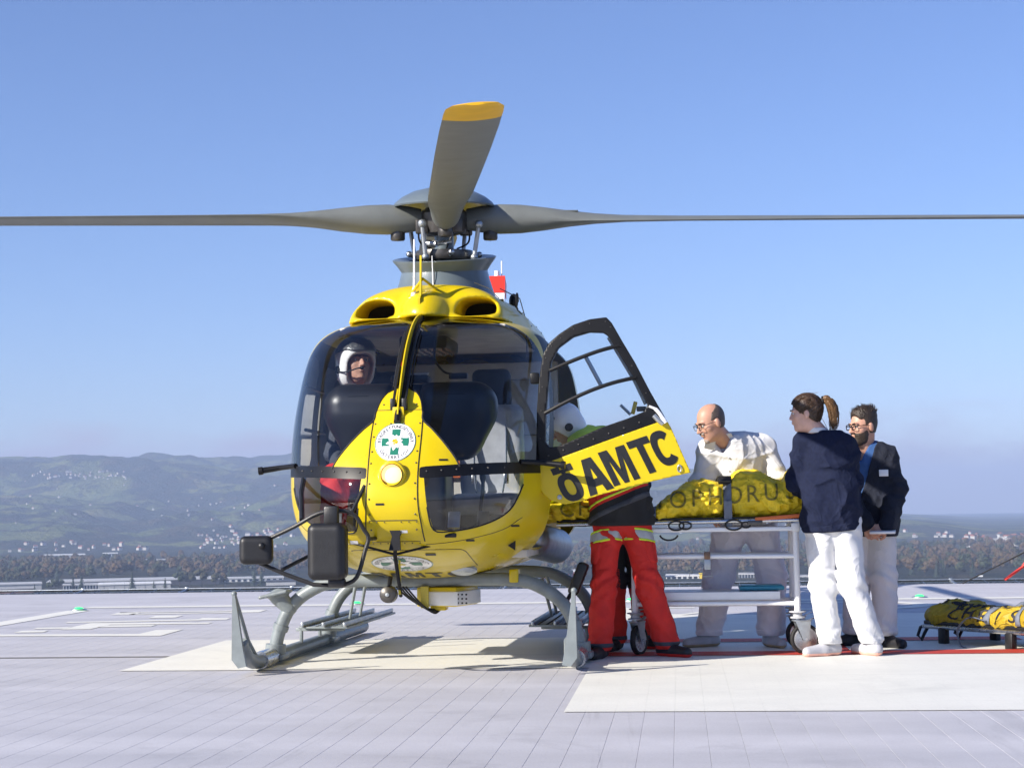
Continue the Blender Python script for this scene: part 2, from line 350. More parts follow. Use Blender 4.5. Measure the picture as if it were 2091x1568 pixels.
def marking(name, polys, m, z=0.0035):
    mb = MB(); EX = [seams[0]-PWD]+seams+[seams[-1]+PWD]
    for P in polys:
        xs = [p[0] for p in P]
        for a, b in zip(EX[:-1], EX[1:]):
            if b < min(xs) or a > max(xs): continue
            Q = clip_x(clip_x(P, a+.0002, 1), b-.0002, -1)
            if len(Q) > 2: mb.add([(q[0], q[1], z) for q in Q], [tuple(range(len(Q)))])
    o = mb.build(name, m, pad, False, merge=False); me = o.data
    bm = bmesh.new(); bm.from_mesh(me); bmesh.ops.recalc_face_normals(bm, faces=bm.faces)
    for f in bm.faces:
        if f.normal.z < 0: f.normal_flip()
    bm.to_mesh(me); bm.free(); return o
R4 = lambda a, b, c, d: [(a, c), (b, c), (b, d), (a, d)]
marking('cross_marking', [R4(-1.92, 1.05, -1.37, 1.2), R4(1.05, 4.1, -3.70, 3.85), R4(4.1, 7.05, -1.37, 1.2)], 'mark_white')
marking('letter_h_marking', [R4(1.12, 4.03, -.58, -.27), R4(1.12, 4.03, .57, .88), R4(2.42, 2.74, -.27, .57)], 'mark_red', 0.007)
marking('joint_strip', [R4(-12.9, -1.93, -.33, -.24)], 'joint_dark', 0.002)
marking('perimeter_line', [R4(-4.83, -4.58, -9, 5.68), R4(-4.83, 9.5, 5.95+.2, 6.35+.1), R4(9.25, 9.5, -9, 6.15)], 'mark_white')
marking('figure_marking', [[(-4.09, 4.86), (-4.12, 5.28), (-3.88, 5.2), (-3.85, 4.85)], [(-4.12, 5.28), (-2.88, 5.40), (-2.86, 5.27), (-4.1, 5.17)], [(-3.9, 4.86), (-3.9, 5.02), (-2.88, 5.12), (-2.88, 4.98)], [(-2.88, 4.98), (-2.88, 5.45), (-2.63, 5.47), (-2.61, 5.05)],
    [(-3.5, 4.22), (-3.54, 4.62), (-3.27, 4.64), (-3.24, 4.26)]], 'mark_white')
marking('figure_marking', [[(-4.09, 3.59), (-4.12, 3.76), (-2.93, 3.98), (-2.95, 4.18), (-2.65, 4.11), (-2.63, 3.86), (-2.88, 3.79)], [(-3.82, 3.38), (-3.83, 3.55), (-2.65, 3.46), (-2.64, 3.27), (-3.55, 3.28)], [(-3.8, 2.66), (-3.82, 3.38), (-3.55, 3.28), (-3.53, 2.68)],
    [(-3.55, 2.93), (-3.55, 3.2), (-3.09, 3.19), (-3.08, 2.99)], [(-4.08, 2.77), (-4.11, 2.95), (-3.8, 3.0), (-3.8, 2.78)]], 'mark_white')
marking('figure_marking', [[(-4.08, 2.32), (-4.1, 2.56), (-3.86, 2.56), (-3.82, 2.33)], [(-4.12, 1.88), (-4.12, 2.11), (-2.88, 2.02), (-2.88, 1.79)], [(-2.88, 1.79), (-2.88, 2.5), (-2.65, 2.52), (-2.62, 1.77)]], 'mark_white')
def arc_ring(cx, cy, ro, ri, a0, a1, sy=1.0, n=28):
    return [[(cx+r*math.cos(rad(a)), cy+sy*r*math.sin(rad(a))) for (r, a) in ((ri, t0), (ro, t0), (ro, t1), (ri, t1))] for t0, t1 in zip(np.linspace(a0, a1, n+1)[:-1], np.linspace(a0, a1, n+1)[1:])]
marking('letter_marking', arc_ring(3.35, 5.2, .71, .52, -110, 110, 1.0)+[R4(2.5, 3.1, 4.5, 4.72), R4(2.5, 3.1, 5.7, 5.9)], 'mark_white')
marking('letter_marking', [R4(1.02, 1.62, 3.85, 4.03), [(1.62, 3.85), (1.62, 4.03), (1.84, 4.46), (1.84, 4.25)], R4(1.45, 1.75, 5.0, 5.12), R4(1.05, 1.25, 4.03, 5.12)], 'mark_white')
# flush green perimeter lights
for k, (x, y, lb) in enumerate([(-4.74, 5.77, 'green deck light at the corner of the white perimeter line'), (-1.86, 6.34, 'green deck light seen under the helicopter between the skids'), (1.09, 6.42, 'green deck light just beyond the trolley leg'), (4.12, 6.5, 'green deck light beyond the bag on the deck'), (7.1, 6.5, 'green deck light at the far right end of the perimeter line')]):
    e = empty('deck_light', (x, y, 0.004), lb, 'deck light', 'green perimeter lights of the deck')
    MB().lathe([(0.085, 0), (0.08, .010), (.055, .016), (.05, .010)], n=24).build('rim', 'alu', e)
    MB().lathe([(0.05, .008), (.045, .020), (.026, .028), (.0, .03)], n=20).build('lens', 'lamp_green', e)
# safety net beyond the far edge
sn = empty('safety_net', (0, YB, 0), 'steel framed safety net along the far edge of the deck', 'safety net')
wires = MB(); zt_ = lambda t: -0.14+0.12*t
for j in range(6):
    t = j/5; wires.tube([(-12.8, YB+.06+1.5*t, zt_(t)), (12.8, YB+.06+1.5*t, zt_(t))], .004, 4)
for j in range(65):
    x = -12.8+j*.4; wires.tube([(x, YB+.06, zt_(0)), (x, YB+1.56, zt_(1))], .0035, 4)
w = wires.build('netting', 'steel', sn, False); w.location = (0, -YB, 0)
for r_, y in ((.016, YB+.05), (.016, YB+1.58)):
    MB().tube([(-12.8, y-YB, zt_((y-YB)/1.6)), (12.8, y-YB, zt_((y-YB)/1.6))], r_, 8).build('rail', 'alu', sn)
for j in range(18):
    x = -12.6+j*1.482
    MB().tube([(x, 0.0, -.17), (x, 1.6, -.03)], .018, 8).box((x, 1.59, -.02), (.05, .05, .05), bev=.01).build('support', 'alu', sn)
MB().box((0, .02, -.09), (25.8, .03, .17)).build('edge_beam', 'alu', sn, False)
# guy lines of the wind-sock mast, right edge
ms = empty('wind_sock_mast', (9.2, 9.3, 0), 'slim steel mast holding guy lines, off the right edge', 'mast')
MB().tube([(0, 0, 0), (0, 0, 4.2)], [.05, .035], 12).box((0, 0, .01), (.3, .3, .02), bev=.004).build('pole', 'alu', ms)
MB().tube([(-.3, 0, 3.9), (.5, .1, 3.95), (1.4, .2, 3.6)], [.2, .15, .08], 14).build('sock', 'orange', ms)
o = MB().tube([(5.02, 9.35, .02), (7.1, 9.32, 2.02-1.0+.02), (9.2, 9.3, 2.3)], .009, 6).build('guy_cable', 'black_matte'); tag(o, 'thin black cable rising to the right from the deck edge', 'cable')
rp = empty('guy_rope', (5.55, 9.5, 0), 'red rope with a tensioner rising from the deck edge', 'rope')
A_, B_ = Vector((5.55, 9.5, .05)), Vector((9.2, 9.3, 2.66)); D_ = (B_-A_); LO = Vector((5.55, 9.5, 0))
MB().tube([A_-LO, B_-LO], .017, 8).build('line', 'red_paint', rp)
MB().tube([A_+D_*t-LO for t in (.06, .075, .09, .115, .13, .14)], [.02, .045, .055, .05, .04, .02], 10).tube([A_+D_*t+Vector((0, 0, .035))-LO for t in (.07, .10, .13)], .02, 8).build('tensioner', 'red_paint', rp)
o = MB().tube([(5.95, 9.6, .0), (7.5, 9.55, 1.0), (9.2, 9.3, 2.3)], .014, 6).build('guy_rope', 'red_paint'); tag(o, 'short piece of red rope at the right border near the deck edge', 'rope')
# ================================================================ the helicopter (local frame: nose towards -Y)
HE = empty('helicopter', (0, 0, 0), 'yellow rescue helicopter with grey rotor standing on the deck on skids', 'helicopter', rz=rad(-1.3))
BT = np.array([(0,2.250,-.86),(.16,2.249,-.875),(.34,2.244,-.91),(.51,2.229,-.985),(.645,2.195,-1.10),(.742,2.135,-1.235),(.803,2.045,-1.37),(.840,1.915,-1.52),(.868,1.74,-1.68),(.887,1.55,-1.84),(.893,1.35,-1.975),(.887,1.18,-2.06),(.870,1.03,-2.09),(.838,.9,-2.05),(.785,.8,-1.96),(.70,.725,-1.84),(.597,.655,-1.66),(.456,.597,-1.42),(.304,.563,-1.2),(.152,.547,-1.0),(0,.543,-.9)])
HY0, HP, HQ = -.55, 2.55, 2.1
BS = catmull(BT, 7); BS[0, 0] = 0; BS[-1, 0] = 0
_o = np.argsort(BS[:, 1]); _bz, _bw, _by = BS[_o, 1], BS[_o, 0], BS[_o, 2]
def yfront(x, z):
    x = np.asarray(x, float); w = np.maximum(np.interp(z, _bz, _bw), 1e-3); yc = np.interp(z, _bz, _by)
    return HY0-(HY0-yc)*np.clip(1-np.clip(np.abs(x)/w, 0, 1)**HP, 0, 1)**(1/HQ)
ph = np.linspace(-90, 90, 109); cols = []          # (side factor, forward factor, back offset)
back = np.concatenate([np.linspace(0, 1.55, 24)[1:], np.linspace(1.55, 3.25, 18)[1:]])
for b in back[::-1]: cols.append((-1, 0, b))
for p in ph: cols.append((math.copysign(abs(math.sin(rad(p)))**(2/HP), p) if p else 0, max(math.cos(rad(p)), 0)**(2/HQ), 0))
for b in back: cols.append((1, 0, b))
BV = []; nc = len(cols)
for (w, z, yc) in BS:
    for (sx_, fy, b) in cols:
        Y = HY0-(HY0-yc)*fy+b; k = np.clip((b-1.5)/1.75, 0, 1); k = k*k*(3-2*k)
        BV.append((w*sx_*(1-.62*k), Y, 2.250-(2.250-z)*(1-.74*k)))
BV = np.array(BV); BF = [(r*nc+c, r*nc+c+1, (r+1)*nc+c+1, (r+1)*nc+c) for r in range(len(BS)-1) for c in range(nc-1)]
BF.append(tuple(r*nc for r in range(len(BS)-1, -1, -1))+tuple((r+1)*nc-1 for r in range(1, len(BS)-1)))
npanel = [(0, 1.735), (.05, 1.725), (.095, 1.69), (.125, 1.64), (.145, 1.57), (.152, 1.52), (.21, 1.465), (.27, 1.40), (.315, 1.345), (.355, 1.29), (.385, 1.235)]
def zsill(x): return 1.228+.055*np.abs(x)
ws_poly = [(.017, 2.235)]+[(x+.0, z) for x, z in npanel if z > 1.6][1:2]+npanel[2:]+[(.92, 1.25), (.92, 2.235)]
ws_poly[1] = (.017, 1.73)
chin_poly = [(.183, 1.20), (.205, 1.0), (.232, .865), (.33, .856), (.44, .872), (.53, .90), (.605, .94), (.655, .99), (.69, 1.06), (.715, 1.13), (.72, 1.23)]
def body_split(V, F, fn): g = fn(np.abs(V[:, 0]), V[:, 1], V[:, 2], V[:, 0]); return split(V, F, g)
yedge = lambda z: -1.20+(z-1.27)*.50
# right-hand cabin opening (front door and sliding door both open)
op = [(-1.12, 1.17), (-1.0, .78), (-.9, .73), (.78, .73), (.84, .80), (.84, 2.0), (.76, 2.08), (-.62, 2.08), (-.78, 2.02)]
(_, _), (V, F) = body_split(BV, BF, lambda ax, y, z, x: np.maximum(poly_sd(y, z, op), .4-x))
g_ws = lambda ax, y, z, x: np.maximum.reduce([poly_sd(ax, z, ws_poly), zsill(ax)-z, y-yedge(z), y+.93])
(WV, WF), (V, F) = body_split(V, F, g_ws)
(SV, SF), (V, F) = body_split(V, F, lambda ax, y, z, x: np.maximum.reduce([z-zsill(ax), zsill(ax)-.070-z, y+1.0, .158-ax]))
(CV, CF), (V, F) = body_split(V, F, lambda ax, y, z, x: np.maximum(poly_sd(ax, z, chin_poly), y+.95))
fw = [(-1.06, 1.30), (-.42, 1.30), (-.36, 1.36), (-.36, 1.95), (-.44, 2.02), (-.60, 2.04), (-.74, 1.98)]
rw = [(-.20, 1.36), (-.16, 1.32), (.62, 1.32), (.68, 1.38), (.68, 1.94), (.62, 2.0), (-.16, 2.0), (-.20, 1.95)]
(GV, GF), (V, F) = body_split(V, F, lambda ax, y, z, x: np.maximum(poly_sd(y, z, fw), x+.4))
(RV, RF), (V, F) = body_split(V, F, lambda ax, y, z, x: np.maximum(poly_sd(y, z, rw), x+.4))
(PV, PF), (V, F) = body_split(V, F, lambda ax, y, z, x: np.maximum.reduce([yedge(z)-.03-y, zsill(ax)-.02-z, z-2.13, y-.80, .4-ax]))
(TV, TF), (V, F) = body_split(V, F, lambda ax, y, z, x: np.maximum.reduce([2.165-z, y+.98, yedge(z)-.35-y]))
def clean(o):
    bm = bmesh.new(); bm.from_mesh(o.data); bmesh.ops.remove_doubles(bm, verts=bm.verts, dist=2e-5); bmesh.ops.dissolve_degenerate(bm, dist=1e-5, edges=bm.edges); 
    k = sum(f.normal.dot(f.calc_center_median()-Vector((0, .3, 1.4)))*f.calc_area() for f in bm.faces)
    if k < 0: bmesh.ops.reverse_faces(bm, faces=bm.faces)
    bm.to_mesh(o.data); bm.free(); o.data.shade_smooth()
def thick(o, t, off=-1): md = o.modifiers.new('thickness', 'SOLIDIFY'); md.thickness = t; md.offset = off; return o
o = mesh_np('fuselage', V, F, 'yellow', HE); clean(o)
for s in (-1, 1): (a, b), _ = split(PV, PF, -s*PV[:, 0]); o = mesh_np('pillar_frame', a, b, 'black_paint', HE); clean(o)
o = mesh_np('roof_edge_frame', TV, TF, 'black_paint', HE); clean(o)
o = mesh_np('windscreen_sill', SV, SF, 'black_paint', HE); clean(o)
for nm, v_, f_ in (('windscreen_pane', WV, WF), ('chin_window', CV, CF)):
    for s in (-1, 1):
        (a, b), _ = split(v_, f_, -s*v_[:, 0]); o = mesh_np(nm, a, b, 'canopy_glass', HE); clean(o)
o = mesh_np('door_window', GV, GF, 'clear_glass', HE); clean(o)
o = mesh_np('door_window', RV, RF, 'clear_glass', HE); clean(o)
def drape(x, z, off=0.003):
    # a point of the nose surface lifted along its normal
    e = .004; y = float(yfront(x, z)); n = np.array([(yfront(x+e, z)-yfront(x-e, z))/(2*e), -1.0, (yfront(x, z+e)-yfront(x, z-e))/(2*e)])
    return np.array([x, y, z])+n/np.linalg.norm(n)*off
def nose_line(pts, r, name, m, off=.001, closed=False):
    return MB().tube([drape(x, z, off) for x, z in pts], r, 6).build(name, m, HE)
for s in (-1, 1):
    pts = [(s*.145, 1.56), (s*.15, 1.5), (s*.152, 1.4), (s*.15, 1.25), (s*.15, 1.15), (s*.155, 1.0), (s*.165, .9), (s*.17, .8)]
    nose_line(catmull(pts, 4), .0035, 'panel_seam', 'black_matte')
    nose_line(catmull([(s*.17, .78), (s*.3, .79), (s*.45, .815), (s*.6, .86), (s*.7, .93)], 5), .002, 'panel_seam', 'dark_metal')
nose_line(catmull([(-.145, 1.56), (-.125, 1.64), (-.095, 1.69), (-.05, 1.722), (0, 1.733), (.05, 1.722), (.095, 1.69), (.125, 1.64), (.145, 1.56)], 4), .004, 'panel_seam', 'black_matte')
for z in (1.585, .925, .80): nose_line([(x, z) for x in np.linspace(-.145, .145, 9)], .0022, 'panel_seam', 'dark_metal')
nose_line(catmull([(-.3, .745), (-.25, .75), (0, .748), (.3, .748), (.37, .74), (.39, .70), (.40, .64)], 4), .0022, 'panel_seam', 'dark_metal')
rv = MB()
for s in (-1, 1):
    for z in (1.62, 1.5, 1.42, 1.33, 1.26, 1.14, 1.05, .96, .87): rv.sphere(drape(s*(.135 if z < 1.6 else .10), z, .001), .0055, 5)
    for z in (1.50, 1.62): rv.sphere(drape(s*.04, z, .001), .005, 5)
    for x in np.linspace(.2, .62, 6): rv.sphere(drape(s*x, zsill(x)-.03, .001), .006, 5)
    for x in np.linspace(.05, .14, 3): rv.sphere(drape(s*x, .915, .001), .004, 5); rv.sphere(drape(s*x, .79, .001), .004, 5)
o = rv.build('rivets', 'dark_metal', HE); o['kind'] = 'stuff'
# windscreen rubber edges
for s in (-1, 1):
    pts = [(s*x, z) for x, z in npanel[4:]]; nose_line(catmull(pts, 4), .006, 'glazing_seal', 'rubber', .0)
    pts = [(s*x, z) for x, z in chin_poly[1:-1]]; nose_line(catmull(pts, 4), .005, 'glazing_seal', 'rubber', .0)
# --- round emblem
def emblem(cx, cz, rx, rz, nm):
    def dr(P, F, off, m, name): return mesh_np(name, [drape(cx+p[0]*rx, cz+p[1]*rz, off) for p in P], F, m, e0 if name != nm else HE)
    nr, na = 7, 40; P = [(0, 0)]+[(r/nr*math.cos(2*math.pi*a/na), r/nr*math.sin(2*math.pi*a/na)) for r in range(1, nr+1) for a in range(na)]
    F = [(0, 1+a, 1+(a+1) % na) for a in range(na)]+[(1+(r-1)*na+a, 1+r*na+a, 1+r*na+(a+1) % na, 1+(r-1)*na+(a+1) % na) for r in range(1, nr) for a in range(na)]
    e0 = dr(P, F, .003, 'white_gloss', nm)
    for r0, r1 in ((.965, .985), (.66, .672)):
        P = [(r*math.cos(2*math.pi*a/48), r*math.sin(2*math.pi*a/48)) for a in range(48) for r in (r0, r1)]; dr(P, [(2*a, 2*a+1, (2*a+3) % 96, (2*a+2) % 96) for a in range(48)], .005, 'green_print', 'ring')
    b, l = .20, .66; C = [(-b, -l), (b, -l), (b, -b), (l, -b), (l, b), (b, b), (b, l), (-b, l), (-b, b), (-l, b), (-l, -b), (-b, -b)]
    P, F = subdiv2d(C, [(0, 1, 2, 11), (2, 3, 4, 5), (5, 6, 7, 8), (8, 9, 10, 11), (11, 2, 5, 8)], .2); dr(P, F, .005, 'green_print', 'green_cross')
    P, F = [], []
    for k in range(10):
        a = 2*math.pi*k/10+.2; ln = .47 if k % 2 else .38; d = (math.cos(a), math.sin(a)); q = (-d[1], d[0]); o_ = len(P)
        for t, w_ in ((.1, .06), (.4, .105), (.72, .085), (1, .0)): P += [(d[0]*ln*t+q[0]*w_, d[1]*ln*t+q[1]*w_), (d[0]*ln*t-q[0]*w_, d[1]*ln*t-q[1]*w_)]
        F += [(o_+2*i, o_+2*i+1, o_+2*i+3, o_+2*i+2) for i in range(3)]
    fl = dr(P, F, .007, 'white_gloss', 'flower')
    P, F = [], []
    for (x, y) in [(0, 0), (.1, 0), (-.1, .02), (.03, .1), (-.04, -.1), (.07, -.07), (-.07, .08)]:
        o_ = len(P); P += [(x+.052*math.cos(t*math.pi/4), y+.052*math.sin(t*math.pi/4)) for t in range(8)]; F.append(tuple(range(o_, o_+8)))
    mesh_np('flower_centre', [drape(cx+p[0]*rx, cz+p[1]*rz, .009) for p in P], F, 'yellow', e0)
    P, F = [], []
    def arc(txt, a0, a1, top):
        for k, ch in enumerate(txt):
            a = rad(a0+(a1-a0)*k/(len(txt)-1)); g, gf = glyph(ch); g = g*.23-np.array([0, .075]); rr = .80
            o_ = len(P); s = 1 if top else -1
            for p in g: r = rr+s*p[1]; t = a-s*p[0]/rr; P.append((r*math.cos(t), r*math.sin(t)))
            F.extend([tuple(i+o_ for i in f) for f in gf])
    arc('BERGRETTUNGSDIENST', 178, 2, True); arc('ÖSTERREICH', 218, 322, False)
    dr(P, F, .006, 'black_matte', 'lettering')['kind'] = 'stuff'
emblem(0.0, 1.385, .122, .116, 'emblem'); emblem(-.02, .664, .19, .05, 'emblem')
def flat_word(word, x0, z0, w_, h_, slant=0.0):
    mb = MB()
    for k, ch in enumerate(word):
        for P in LET[ch]:
            mb.add([drape(x0+(k+p[0]*.82)*w_+slant*p[1], z0+p[1]*h_, .004) for p in P], [tuple(range(len(P)))])
    return mb
def ringq(a0, a1, n, ro=(.5, .5), ri=(.205, .28)):
    T = np.linspace(a0, a1, n+1); c = (.5, .5); sp = lambda v: math.copysign(abs(v)**.8, v)
    pt = lambda r, t: (c[0]+r[0]*sp(math.cos(rad(t))), c[1]+r[1]*sp(math.sin(rad(t))))
    return [[pt(ri, a), pt(ro, a), pt(ro, b), pt(ri, b)] for a, b in zip(T[:-1], T[1:])]
LET = {'O': [[(x, y*.80) for x, y in q] for q in ringq(0, 360, 28)]+[[(.02, .84), (.40, .84), (.40, 1.03), (.02, 1.03)], [(.60, .84), (.98, .84), (.98, 1.03), (.60, 1.03)], [(.40, .80), (.60, .80), (.60, .93), (.40, .93)]],
       'A': [[(0, 0), (.31, 0), (.5, .74), (.5, 1), (.30, 1)], [(1, 0), (.70, 1), (.5, 1), (.5, .74), (.69, 0)], [(.36, .2), (.64, .2), (.585, .41), (.415, .41)]],
       'M': [[(0, 0), (.24, 0), (.24, 1), (0, 1)], [(.76, 0), (1, 0), (1, 1), (.76, 1)], [(.24, 1), (.24, .70), (.41, 0), (.5, 0), (.5, .38), (.34, 1)], [(.76, 1), (.66, 1), (.5, .38), (.5, 0), (.59, 0), (.76, .70)]],
       'T': [[(0, .8), (1, .8), (1, 1), (0, 1)], [(.34, 0), (.66, 0), (.66, .8), (.34, .8)]],
       'C': ringq(40, 320, 24)}
flat_word('OAMTC', -.30, .566, .125, .032).build('belly_lettering', 'black_matte', HE, False)
# --- landing light in the nose
ll = MB().lathe([(.066, .02), (.078, .016), (.086, 0), (.08, -.014), (.066, -.02), (.062, .03)], n=36, rot=rotx(90), c=(0, -2.062, 1.19)).build('landing_light', 'yellow', HE)
MB().lathe([(.063, -.004), (.062, .006), (.05, .014), (.03, .02), (0, .022)], n=30, rot=rotx(90), c=(0, -2.058, 1.19)).build('lens', 'lamp_warm', ll)
MB().lathe([(.062, -.008), (.068, .014), (.064, .018)], n=30, rot=rotx(90), c=(0, -2.058, 1.19)).build('bezel', 'steel', ll)
# --- centre post with wire deflector and wipers
pp = [drape(0, z, .012) for z in np.linspace(2.225, 1.50, 16)]
MB().tube(pp, .022, 8).build('centre_post', 'black_paint', HE)
wd_ = MB(); K = 20
for i, z in enumerate(np.linspace(2.23, 1.53, K)):
    p = drape(0, z, .02); q = drape(0, z, .03+.06*math.sin(math.pi*min(1, i/(K-1)*1.0))**.7); wd_.v += [(p[0]-.007, p[1], p[2]), (p[0]+.007, p[1], p[2]), (q[0]+.004, q[1], q[2]), (q[0]-.004, q[1], q[2])]
wd_.f += [(4*i+a, 4*i+(a+1) % 4, 4*i+4+(a+1) % 4, 4*i+4+a) for i in range(K-1) for a in range(4)]
wd_.build('wire_deflector', 'yellow', HE)
MB().box(drape(0, 1.56, .012), (.07, .016, .07), bev=.004).build('deflector_foot', 'yellow', HE)
for s in (-1, 1):
    P = [drape(s*.035, z, .03) for z in np.linspace(2.13, 1.60, 8)]; wp = MB().tube(P, .009, 6).build('wiper', 'black_matte', HE)
    MB().tube([drape(s*.052, z, .018) for z in np.linspace(2.1, 1.72, 8)], .006, 5).build('blade', 'rubber', wp)
    MB().box(drape(s*.035, 1.60, .03), (.03, .05, .07), bev=.006).build('hub', 'black_matte', wp)
# --- lower wire cutter, rods and brackets under the nose
lb_ = MB().prism([(-.05, .04), (.05, .04), (.025, -.02), (.035, -.10), (-.035, -.10), (-.02, -.02)], drape(.01, .86, .012), (1, 0, 0), (0, .3, 1), -.02).build('cutter_bracket', 'black_paint', HE)
MB().tube([drape(.01, .84, .03), (.0, -2.0, .72), (-.02, -1.72, .47)], .012, 8).build('strut', 'black_paint', lb_)
for s, e in ((-1, (-.36, -1.86, .815)), (1, (.52, -1.70, .85))): MB().tube([(0, -2.0, .725), e], .008, 6).build('rod', 'black_paint', lb_)
MB().prism([(0, 0), (.03, 0), (.012, .26), (0, .26)], (-.012, -1.75, .48), (0, -1, 0), (0, 0, 1), .012).build('cutter_blade', 'yellow', lb_)
for s in (-1, 1): MB().tube([drape(s*.70, 1.268, .0), (s*.83, -1.44, 1.262), (s*.95, -1.46, 1.245)], [.016, .017, .02], 10).tube([(s*.94, -1.46, 1.246), (s*.965, -1.462, 1.243)], .026, 10).build('sill_tube', 'black_paint', HE)
MB().prism([(0, 0), (.05, .03), (.045, -.03)], drape(.60, .765, .006), (1, 0, 0), (0, -.3, 1), .008).build('marker', 'black_paint', HE)
MB().box(drape(.32, .835, .006), (.07, .02, .025), bev=.006).build('latch', 'black_paint', HE)
MB().lathe([(0, .010), (.06, .009), (.075, 0), (.085, -.004), (.085, -.02)], n=24, sy=.6, c=(.31, -1.36, .598), rot=rotx(150)).build('belly_lamp', 'alu', HE)
# --- mirrors on their tube frame
mr_ = HE
def tb(pts, r=.0125, n=8): return catmull([(x, y, z) for x, y, z in pts], 4)
ym = -2.15
fr = MB().tube(tb([(-.769, ym, .807), (-.565, ym, .898), (-.42, ym, .972), (-.275, ym, .985), (-.203, ym, .956), (-.155, ym, .878), (-.127, ym, .826), (-.148, ym, .75), (-.198, ym, .60), (-.279, ym, .554)]), .0125, 8)
fr.tube([(-.776, ym, .80), (-.778, ym, .69)], .0125, 8).tube([(-.776, ym, .69), (-.625, ym, .623), (-.452, ym, .56), (-.279, ym, .552)], .0125, 8)
fr.tube([(-.639, ym, .649), (-.42, -1.88, .78)], .0115, 8).tube([(-.62, -1.66, 1.225), (-.59, -1.88, 1.10), (-.52, ym, .935)], .016, 8).tube([(-.165, -2.06, 1.13), (-.223, ym, .978)], .0115, 8)
fr.tube([(-.13, ym, .82), drape(-.12, .82, .0)], .0115, 8); fr.build('mirror_frame', 'black_matte', mr_)
def rbox(c, h, r, name, m, par, R=None, hh=.008): return sdf_obj(name, lambda P: s_box(P, c, h, r, R), np.array(c)-np.array(h)-.06, np.array(c)+np.array(h)+.06, hh, m, par)
big = rbox((-.36, ym-.03, .752), (.112, .075, .165), .045, 'mirror', 'black_matte', mr_); MB().box((-.335, ym-.04, .96), (.085, .06, .11), bev=.015).build('neck', 'black_matte', big)
MB().box((-.36, ym+.05, .752), (.19, .006, .29), bev=.002).build('mirror_glass', 'steel', big); MB().box((-.31, ym-.02, .572), (.10, .05, .05), bev=.012).build('foot', 'black_matte', big)
sm_ = rbox((-.785, ym-.03, .765), (.098, .045, .083), .036, 'mirror', 'black_matte', mr_, rotz(6).to_4x4().to_3x3()); MB().sphere((-.74, ym-.085, .79), .02, 8).build('joint', 'black_matte', sm_)
MB().box((-.785, ym+.02, .765), (.16, .006, .135), bev=.002).build('mirror_glass', 'steel', sm_)
# --- belly gear
bl = MB().lathe([(0, .05), (.035, .048), (.052, .035), (.055, -.03), (.04, -.05)], n=24, rot=rotx(90), c=(-.195, -1.2, .455)).build('searchlight', 'dark_metal', HE)
MB().lathe([(0, .058), (.012, .056), (.014, .05)], n=12, rot=rotx(90), c=(-.195, -1.2, .455)).build('cap', 'alu', bl); MB().tube([(-.195, -1.18, .5), (-.19, -1.15, .58)], .014, 8).build('stem', 'dark_metal', bl)
bx_ = MB().box((.12, -.80, .425), (.28, .38, .125), rot=rotz(-14), bev=.012).build('camera_box', 'yellow', HE); MB().box((.165, -.81, .415), (.215, .40, .09), rot=rotz(-14), bev=.008).build('cover', 'white_paint', bx_)
hs = MB()
for a in range(5):
    for b in range(3): hs.lathe([(0, .002), (.006, .002), (.006, -.01)], n=8, rot=rotx(90), c=(.165+.028*a-.02*0, -1.008-.008*a, .388+.027*b))
hs.build('vent_holes', 'void_black', bx_); MB().box((.0, -.99, .425), (.05, .03, .14), bev=.004).build('bracket', 'yellow_dull', bx_); MB().box((.08, -.9, .352), (.10, .12, .03), bev=.006).build('connector', 'yellow', bx_)
for k in range(4): MB().tube(catmull([(-.16+.02*k, -1.12, .50), (-.10+.03*k, -1.06, .43-.015*k), (0+.02*k, -1.0, .36-.012*k), (.09, -.93, .34)], 5), .006, 6).build('cable', 'rubber', bx_)
MB().box((-.05, -.55, .53), (1.0, .5, .05), bev=.01).build('belly_plate', 'skid_grey', HE); MB().box((0.2, -.75, .545), (.5, .3, .03), bev=.01).build('belly_door', 'yellow', HE)
pd = sdf_obj('side_pod', lambda P: s_cone(P, (.63, -.30, .77), (.73, .25, .72), .125, .125), (.4, -.5, .5), (.95, .5, 1.0), .012, 'alu', HE)
